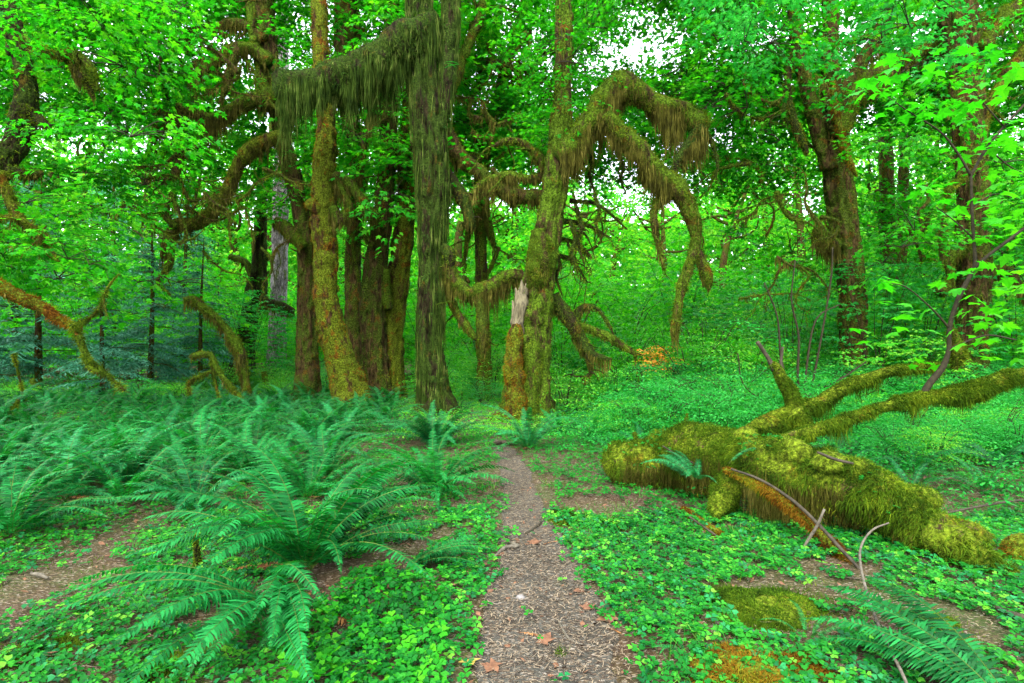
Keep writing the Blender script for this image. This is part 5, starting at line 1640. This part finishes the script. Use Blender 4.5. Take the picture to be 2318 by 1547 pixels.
q = G(2330, 1270)
v, d_ = lump(g, q + np.array([0, 0, .05]), .17, .8, 3)
g.obj('boulder', M['log_base'], t)
h = Geo()
p, dd = surf(v, d_, 2500)
fuzz(h, p, dd, .03, .005, 1, .2, .5, 0, 2)
h.obj('moss', [M['rust_moss']], t, kind='stuff')
for i, (px, py, w, lb) in enumerate([(1178, 1345, 20, 'grey rounded stone in the middle of the path'), (1148, 1452, 16, 'small brown pebble left of the centre of the lower path'), (1212, 1420, 6, 'tiny dark pebble in the middle of the lower path')]):
    q = G(px, py)
    g = Geo()
    r = w / 2 / F * q[1]
    lump(g, (0, 0, r * .4), r, .65, 5 + i, 16)
    o = g.obj('stone', M['stone'] if i != 1 else M['dead_leaf'])
    o.location = q
    o.rotation_euler = (0, 0, i * 1.3)
    tag(o, lb, 'stone')
for i, (px, py, s, mt, lb) in enumerate([(1062, 1500, .10, 'yellow_leaf', 'yellow dead maple leaf at the bottom of the path'), (1110, 1508, .11, 'dead_leaf', 'orange-brown dead leaf beside the yellow one'), (1312, 1335, .09, 'dead_leaf', 'purplish dead leaf on the right side of the path'),
                                      (1375, 1400, .12, 'dead_leaf', 'reddish dead maple leaf where clover meets the lower path'), (880, 1375, .12, 'dead_leaf', 'brown dead leaf lying on clover left of the path'), (375, 1408, .10, 'yellow_leaf', 'pale tan leaf on the soil at the lower left'),
                                      (1210, 1222, .12, 'dead_leaf', 'crumpled orange leaf on the middle of the path'), (1235, 1440, .10, 'dead_leaf', 'flat dark brown leaf pressed into the lower path'), (2230, 1490, .12, 'dead_leaf', 'rust-brown leaf in the lower right soil'),
                                      (1330, 1370, .09, 'dead_leaf', 'small greyish leaf right of the bent twig'), (1030, 1330, .09, 'dead_leaf', 'curled brown leaf at the left edge of the path under the frond tip'), (200, 1420, .08, 'dead_leaf', 'brown leaf among clover at the lower left')]):
    q = G(px, py)
    g = Geo()
    bv = MAPLE_BIG.copy()
    bv[:, 2] = .10 * fbm(bv * 2 + i, 1.5, 2, i) + .08 * np.abs(bv[:, 0])
    bv = bv - np.array([0, .4, 0])
    g.add(bv * s, MAPLE_BIG_F)
    o = g.obj('dead_leaf', M[mt])
    o.location = q + np.array([0, 0, .022])
    o.rotation_euler = (rng.normal(0, .15), rng.normal(0, .15), rng.uniform(0, 6.28))
    tag(o, lb, 'leaf')
for i, (px, py, s, a, lb) in enumerate([(1175, 1425, .30, -100, 'curled orange fern frond lying across the lower path'), (1090, 1430, .2, 60, 'smaller rust fern frond left of the curled one'), (1270, 1225, .2, 100, 'thin orange frond on the right side of the path'),
                                      (840, 1255, .34, 70, 'dead orange frond under the largest front fern'), (1930, 1540, .3, -80, 'rust frond at the bottom edge in the clover'), (1410, 1440, .18, 30, 'pale curled frond at the clover edge by the lower path')]):
    o = bpy.data.objects.new('dead_frond', DEADF[i % 2])
    COL.objects.link(o)
    o.location = G(px, py) + np.array([0, 0, .02])
    o.scale = (s, s, s)
    o.rotation_euler = (-.3, 0, math.radians(a))
    tag(o, lb, 'fern frond')

# ------------------------------------------------------------------ sapling at the right with big bright leaves
sp_t = thing('maple_sapling', 'slim curved maple sapling with big bright leaves, rising from the mossy limb', 'small tree', P(2090, 900, 5.9))
for pts in [[(2086, 900, 14), (2105, 868, 15), (2135, 830, 13), (2148, 790, 10), (2150, 740, 10), (2168, 680, 10), (2190, 635, 9), (2207, 600, 8), (2204, 540, 7), (2200, 470, 6), (2198, 395, 6)],
            [(2205, 608, 8), (2235, 580, 7), (2275, 550, 7), (2340, 500, 6)], [(2198, 398, 6), (2230, 340, 6), (2270, 290, 5), (2330, 225, 5)], [(2198, 398, 6), (2170, 350, 5), (2130, 300, 4), (2060, 255, 3), (2010, 220, 2)],
            [(2150, 745, 6), (2110, 700, 4), (2050, 650, 3), (2000, 640, 2)], [(2204, 540, 4), (2160, 500, 3), (2120, 470, 2)], [(2275, 290, 4), (2240, 250, 3), (2200, 200, 2)], [(2235, 335, 4), (2290, 380, 3), (2340, 400, 2)],
            [(2148, 790, 5), (2230, 760, 4), (2300, 770, 3)], [(2200, 470, 4), (2250, 440, 3), (2300, 450, 2)]]:
    g = Geo()
    tube(g, spline(rows(pts, 5.9), .05), 7, .1, 8, 2, seed=3)
    g.obj('stem', M['twig'], sp_t)
limb(sp_t, 'mossy_stem', [(2150, 735, 12), (2160, 770, 30), (2168, 800, 34), (2160, 830, 14)], 5.95, 'bark_green', 12, .03, curtain=700, clen=.1, fz=3500, fl=.03)
LM = []
for i in range(4):
    g = Geo()
    bv = MAPLE_BIG.copy()
    bv[:, 2] += .05 * fbm(bv * 3 + i, 1.5, 2, i)
    g.add(bv, MAPLE_BIG_F)
    LM.append(g.mesh('leaf', M['maple_bright'], False))
cl = [(1985, 195, 55, 22), (2060, 150, 60, 30), (2250, 150, 70, 40), (2280, 300, 55, 40), (2130, 260, 70, 30), (2040, 245, 70, 20), (2200, 330, 60, 25), (2290, 430, 50, 60), (2180, 470, 70, 25), (2270, 520, 55, 30), (2250, 600, 60, 25), (2120, 640, 60, 20), (2060, 700, 60, 20),
      (2230, 710, 70, 40), (2170, 770, 70, 25), (2290, 790, 50, 30), (2020, 640, 50, 15), (2110, 420, 50, 20), (2300, 640, 40, 30), (2230, 210, 60, 25), (1990, 760, 60, 20), (2100, 820, 60, 16)]
mat_ = np.array([c[2] * c[3] for c in cl], float)
nleaf = 296
for i in range(nleaf):
    c = cl[int(rng.choice(len(cl), p=(mat_ ** .6) / (mat_ ** .6).sum()))]
    px, py = c[0] + rng.uniform(-1, 1) * c[2], c[1] + rng.uniform(-1, 1) * c[3]
    q = P(px, py, rng.uniform(5.4, 6.7))
    o = put('leaf', LM[i % 4], sp_t, q - np.array(sp_t.location), (rng.normal(-.25, .32), rng.normal(0, .32), rng.uniform(0, 6.28)), rng.uniform(.10, .17))

# ------------------------------------------------------------------ ground cover
def trefoil(nseg):
    v, f = [], []
    for k in range(3):
        a = k * 2 * PI / 3
        c, s = math.cos(a), math.sin(a)
        if nseg == 4:
            pts = [(0, .04, 0), (.42, .45, .10), (.36, .85, .0), (0, .72, .02), (-.36, .85, .0), (-.42, .45, .10)]
            ff = [(0, 1, 2), (0, 2, 3), (0, 3, 4), (0, 4, 5)]
        else:
            pts = [(0, 0, 0), (.42, .75, .03), (0, .72, -.02), (-.42, .75, .03)]
            ff = [(0, 1, 2), (0, 2, 3)]
        b = len(v)
        v += [(x * c - y * s, x * s + y * c, z) for x, y, z in pts]
        f += [tuple(i + b for i in t) for t in ff]
    return np.array(v), np.array(f)


T4, T4F = trefoil(4)
T2, T2F = trefoil(2)


def cover_points(n, d0, d1, thr, seed, x0=-350, x1=2680):
    d = np.sqrt(rng.uniform(d0 ** 2, d1 ** 2, n))
    px = rng.uniform(x0, x1, n)
    x, y = (px - CX) / F * d, d
    k = fbm(np.c_[x, y, np.zeros(n)], 1.3, 3, seed) + .25 * vn(np.c_[x, y, np.zeros(n)], 7, seed + 3) > thr
    e = strip_d(PS, x, y)
    k &= rng.random(n) < np.clip((e + .05 + .10 * vn(np.c_[x, y, np.zeros(n)], 4, 88)) / .2, 0.006, 1)
    e2 = strip_d(TS, x, y)
    k &= rng.random(n) < np.clip((e2 + .10) / .4, 0.10, 1)
    x, y, px, d = x[k], y[k], px[k], d[k]
    return x, y, px, d


def place_cover(g, x, y, hgt, size, bv, bf, tilt, mi, sz=(.6, 1.15)):
    n = len(x)
    z = gz(x, y) + hgt * rng.uniform(.35, 1.1, n)
    a = rng.uniform(0, 2 * PI, n)
    Z = nrm(np.array([0, 0, 1.]) + rng.normal(0, tilt, (n, 3)) + np.array([0, -.12, 0]))
    Y = nrm(np.cross(Z, np.stack([np.cos(a), np.sin(a), 0 * a], 1)))
    scatter(g, bv, bf, np.c_[x, y, z], np.cross(Y, Z), Y, Z, size * rng.uniform(*sz, n), mi)


g = Geo()
x, y, px, d = cover_points(28000, 2.2, 5.4, -.38, 5)
left = (px < 620)
k = ~left | (rng.random(len(x)) < .8)
x, y, px = x[k], y[k], px[k]
big = (px > 640) & (px < 1010) & (y < 3.7)
mi_ = rng.choice([0, 0, 0, 0, 2, 3], (~big).sum())
place_cover(g, x[~big], y[~big], .055, .034, T4, T4F, .28, mi_, (.45, 1.3))
place_cover(g, x[big], y[big], .10, .042, T4, T4F, .32, rng.choice([0, 0, 1], big.sum()), (.5, 1.25))
x, y, px, d = cover_points(34000, 5.4, 11.5, -.32, 5)
place_cover(g, x, y, .07, .045, T2, T2F, .3, 0)
x, y, px, d = cover_points(15000, 11.5, 26, -.35, 5)
place_cover(g, x, y, .14, .085, T2, T2F, .4, 2)
o = g.obj('clover_leaves', [M['oxalis'], M['maple_bright'], M['shrub_leaf'], M['fern_cool']], smooth=False)
tag(o, 'carpet of bright green three-leaved wood sorrel covering the forest floor', 'ground cover', kind='stuff')

for px, py, s in [(900, 1500, .26), (960, 1470, .22), (850, 1540, .28), (800, 1480, .25), (740, 1530, .3), (1010, 1420, .18), (560, 1500, .25), (330, 1270, .2), (1480, 1160, .22), (1560, 1480, .2), (1830, 1440, .24), (1400, 1120, .2)]:
    fern(px, py, s, 7, 'tiny bright young fern in the clover ' + ('left of' if px < 1200 else 'right of') + ' the path, ' + ('bottom edge' if py > 1400 else 'halfway up'), 'fern', 'young ferns in the clover', dead=0, lo=2, hi=7)
# a few clovers rooted on the log
g = Geo()
p_, dd_ = surf(pos_log, D_log, 500, lambda a, b: np.clip(b[..., 2], 0, 1))
Zc = nrm(np.array([0, 0, 1.]) + rng.normal(0, .35, p_.shape))
Yc = nrm(np.cross(Zc, rng.normal(0, 1, p_.shape)))
kk = vn(p_, 2.5, 12) > .15
scatter(g, T4, T4F, (p_ + dd_ * .05)[kk], np.cross(Yc, Zc)[kk], Yc[kk], Zc[kk], rng.uniform(.015, .032, kk.sum()), 0)
g.obj('clover_leaves', [M['oxalis']], lg, smooth=False, kind='stuff')

# taller low herbs: right thicket floor and edges
g = Geo()
n = 5200
d = np.sqrt(rng.uniform(5.3 ** 2, 15 ** 2, n))
px = rng.uniform(1250, 2600, n)
x, y = (px - CX) / F * d, d
k = (fbm(np.c_[x, y, np.zeros(n)], .9, 2, 9) > -.3) & (strip_d(PS, x, y) > .5)
k &= ~((px < 2250) & (d < 6.9)) | (rng.random(n) < .06)
x, y = x[k], y[k]
p = np.c_[x, y, gz(x, y) + rng.uniform(.05, .34, len(x))]
sprays(g, p, rng.uniform(0, 6.28, len(x)), rng.uniform(.15, .35, len(x)), 10, .055, 'oval', .35, 0, None, (-.1, .2), .1, .4)
n = 1500
px, d = rng.uniform(900, 1300, n), rng.uniform(9.5, 17, n)
x, y = (px - CX) / F * d, d
k = strip_d(PS, x, y) > .3
x, y = x[k], y[k]
p = np.c_[x, y, gz(x, y) + rng.uniform(.03, .22, len(x))]
sprays(g, p, rng.uniform(0, 6.28, len(x)), .25, 9, .05, 'oval', .35, 1, None, (-.1, .2), .1, .4)
n = 2200
px, d = rng.uniform(-300, 900, n), rng.uniform(10, 19, n)
x, y = (px - CX) / F * d, d
p = np.c_[x, y, gz(x, y) + rng.uniform(.03, .3, len(x))]
sprays(g, p, rng.uniform(0, 6.28, len(x)), .3, 9, .06, 'oval', .35, 0, None, (-.1, .2), .1, .4)
o = g.obj('undergrowth', [M['maple_cool'], M['shrub_leaf']], smooth=False)
tag(o, 'low leafy undergrowth filling the floor between the ferns and trunks', 'undergrowth', kind='stuff')

# moss cushions and thin moss on the soil
g = Geo()
n = 60000
d = np.sqrt(rng.uniform(2.3 ** 2, 9 ** 2, n))
px = rng.uniform(-250, 2560, n)
x, y = (px - CX) / F * d, d
f = fbm(np.c_[x, y, np.zeros(n)], 1.8, 3, 61)
e = strip_d(PS, x, y)
k = (f > .02) & (e > .03 + .1 * rng.random(n))
for (a, b, r) in [(1700, 1400, .32), (1690, 1530, .26), (1800, 1380, .3), (2120, 1440, .2), (1290, 1165, .18), (1265, 1465, .045), (1640, 1350, .2), (120, 1480, .25), (400, 1500, .25), (1390, 1190, .18), (60, 1180, .3)]:
    q = Gp(a, b)
    nn = int(11000 * r * r * 3)
    x = np.r_[x, q[0] + rng.normal(0, r * .45, nn)]
    y = np.r_[y, q[1] + rng.normal(0, r * .38, nn)]
    k = np.r_[k, np.ones(nn, bool)]
x, y = x[k], y[k]
q = np.c_[x, y, gz(x, y)]
hmp = np.zeros(len(x))
fuzz(g, q, np.tile([0, 0, 1.], (len(q), 1)), .030, .005, 1, 0, .55, 0, 1)
o = g.obj('ground_moss', [M['log_moss']], smooth=False)
tag(o, 'yellow-green moss growing in patches on the soil', 'moss', kind='stuff')

# moss cushions that stand out
for i, (px, py, r, lb, mt) in enumerate([(1700, 1535, .21, 'golden moss cushion at the bottom edge right of the path', 'rust_moss'), (1820, 1512, .10, 'small golden moss cushion right of the larger one at the bottom edge', 'rust_moss'), (1735, 1385, .26, 'broad low green moss cushion below the slanting branches', 'log_moss'),
                                         (1280, 1182, .13, 'mossy clod at the right edge of the path bend', 'log_moss'), (1266, 1466, .035, 'tiny bright moss tuft on the lower path', 'log_moss'), (2110, 1420, .14, 'moss cushion below the end of the log', 'log_moss')]):
    q = G(px, py)
    t = thing('moss_cushion', lb, 'moss', q)
    g = Geo()
    v, dd = lump(g, q, r, .24, 40 + i, 26, 0, .55)
    g.obj('cushion', M['log_base'], t)
    h = Geo()
    n = int(60000 * r * r * 2.2) + 300
    p, dn = surf(v, dd, n, lambda a, b: b[..., 2] > -.1)
    fuzz(h, p, dn, .028 if r > .05 else .012, .0045, 1, 0, .5, 0, 2)
    h.obj('moss', [M[mt]], t, kind='stuff')

# grass
g = Geo()
n = 7000
d = np.sqrt(rng.uniform(2.3 ** 2, 7 ** 2, n))
px = rng.uniform(-250, 2560, n)
x, y = (px - CX) / F * d, d
k = (fbm(np.c_[x, y, np.zeros(n)], 1.1, 2, 91) > np.where(px < 600, -.15, .22)) & (strip_d(PS, x, y) > .04)
x, y = x[k], y[k]
q = np.c_[x, y, gz(x, y)]
q = np.repeat(q, 2, 0) + np.c_[rng.normal(0, .01, (2 * len(q), 2)), np.zeros(2 * len(q))]
fuzz(g, q, np.tile([0, 0, 1.], (len(q), 1)), .10, .0045, 1, 0, .38, 0, 2)
o = g.obj('grass', [M['grass']], smooth=False)
tag(o, 'thin grass blades scattered in the clover and moss', 'grass', kind='stuff')

# litter of needles, chips and twigs, thick on the path
g = Geo()
n = 15000
i = rng.integers(0, len(PS), n)
w = PS[i, 3] * 1.05
x = PS[i, 0] + rng.uniform(-1, 1, n) * w
y = PS[i, 1] + rng.normal(0, .08, n)
keep = rng.random(n) < np.clip(PS[i, 3] / .35, .2, 1)
x, y = x[keep], y[keep]
m_ = 12000
dd = np.sqrt(rng.uniform(2.3 ** 2, 7.5 ** 2, m_))
pp = rng.uniform(-250, 2560, m_)
x, y = np.r_[x, (pp - CX) / F * dd], np.r_[y, dd]
n = len(x)
L = rng.lognormal(math.log(.022), .65, n).clip(.006, .16)
a = rng.uniform(0, PI, n)
c = np.c_[x, y, gz(x, y) + .016 + rng.uniform(0, .008, n)]
D = np.c_[np.cos(a), np.sin(a), rng.normal(0, .12, n)]
S = np.c_[-np.sin(a), np.cos(a), np.zeros(n)]
w = rng.uniform(.0008, .0028, n)[:, None] * np.where(L > .06, .7, 1)[:, None]
bend = S * (rng.normal(0, .12, n) * L)[:, None]
v = np.stack([c - D * L[:, None] / 2 - S * w, c - D * L[:, None] / 2 + S * w, c + bend - S * w + [0, 0, .002], c + bend + S * w + [0, 0, .002], c + D * L[:, None] / 2 - S * w * .5, c + D * L[:, None] / 2 + S * w * .5], 1).reshape(-1, 3)
b = (np.arange(n) * 6)[:, None]
g.add(v, np.vstack([b + np.array([[0, 1, 3, 2]]), b + np.array([[2, 3, 5, 4]])]), 0)
# small dead leaf scraps
n = 1500
dd = np.sqrt(rng.uniform(2.3 ** 2, 7 ** 2, n))
pp = rng.uniform(-250, 2560, n)
x, y = (pp - CX) / F * dd, dd
c = np.c_[x, y, gz(x, y) + .018]
a = rng.uniform(0, 2 * PI, n)
Z = nrm(np.array([0, 0, 1.]) + rng.normal(0, .3, (n, 3)))
Y = nrm(np.cross(Z, np.stack([np.cos(a), np.sin(a), 0 * a], 1)))
scatter(g, OVAL + np.array([0, -.5, .1]), OVAL_F, c, np.cross(Y, Z), Y, Z, rng.uniform(.02, .06, n), 1)
o = g.obj('leaf_litter', [M['litter'], M['dead_leaf']], smooth=False)
tag(o, 'litter of needles, wood chips and dead leaf scraps on the soil and path', 'litter', kind='stuff')
tot = sum(len(m.polygons) for m in bpy.data.meshes)
print('polys', tot, 'objects', len(bpy.data.objects))
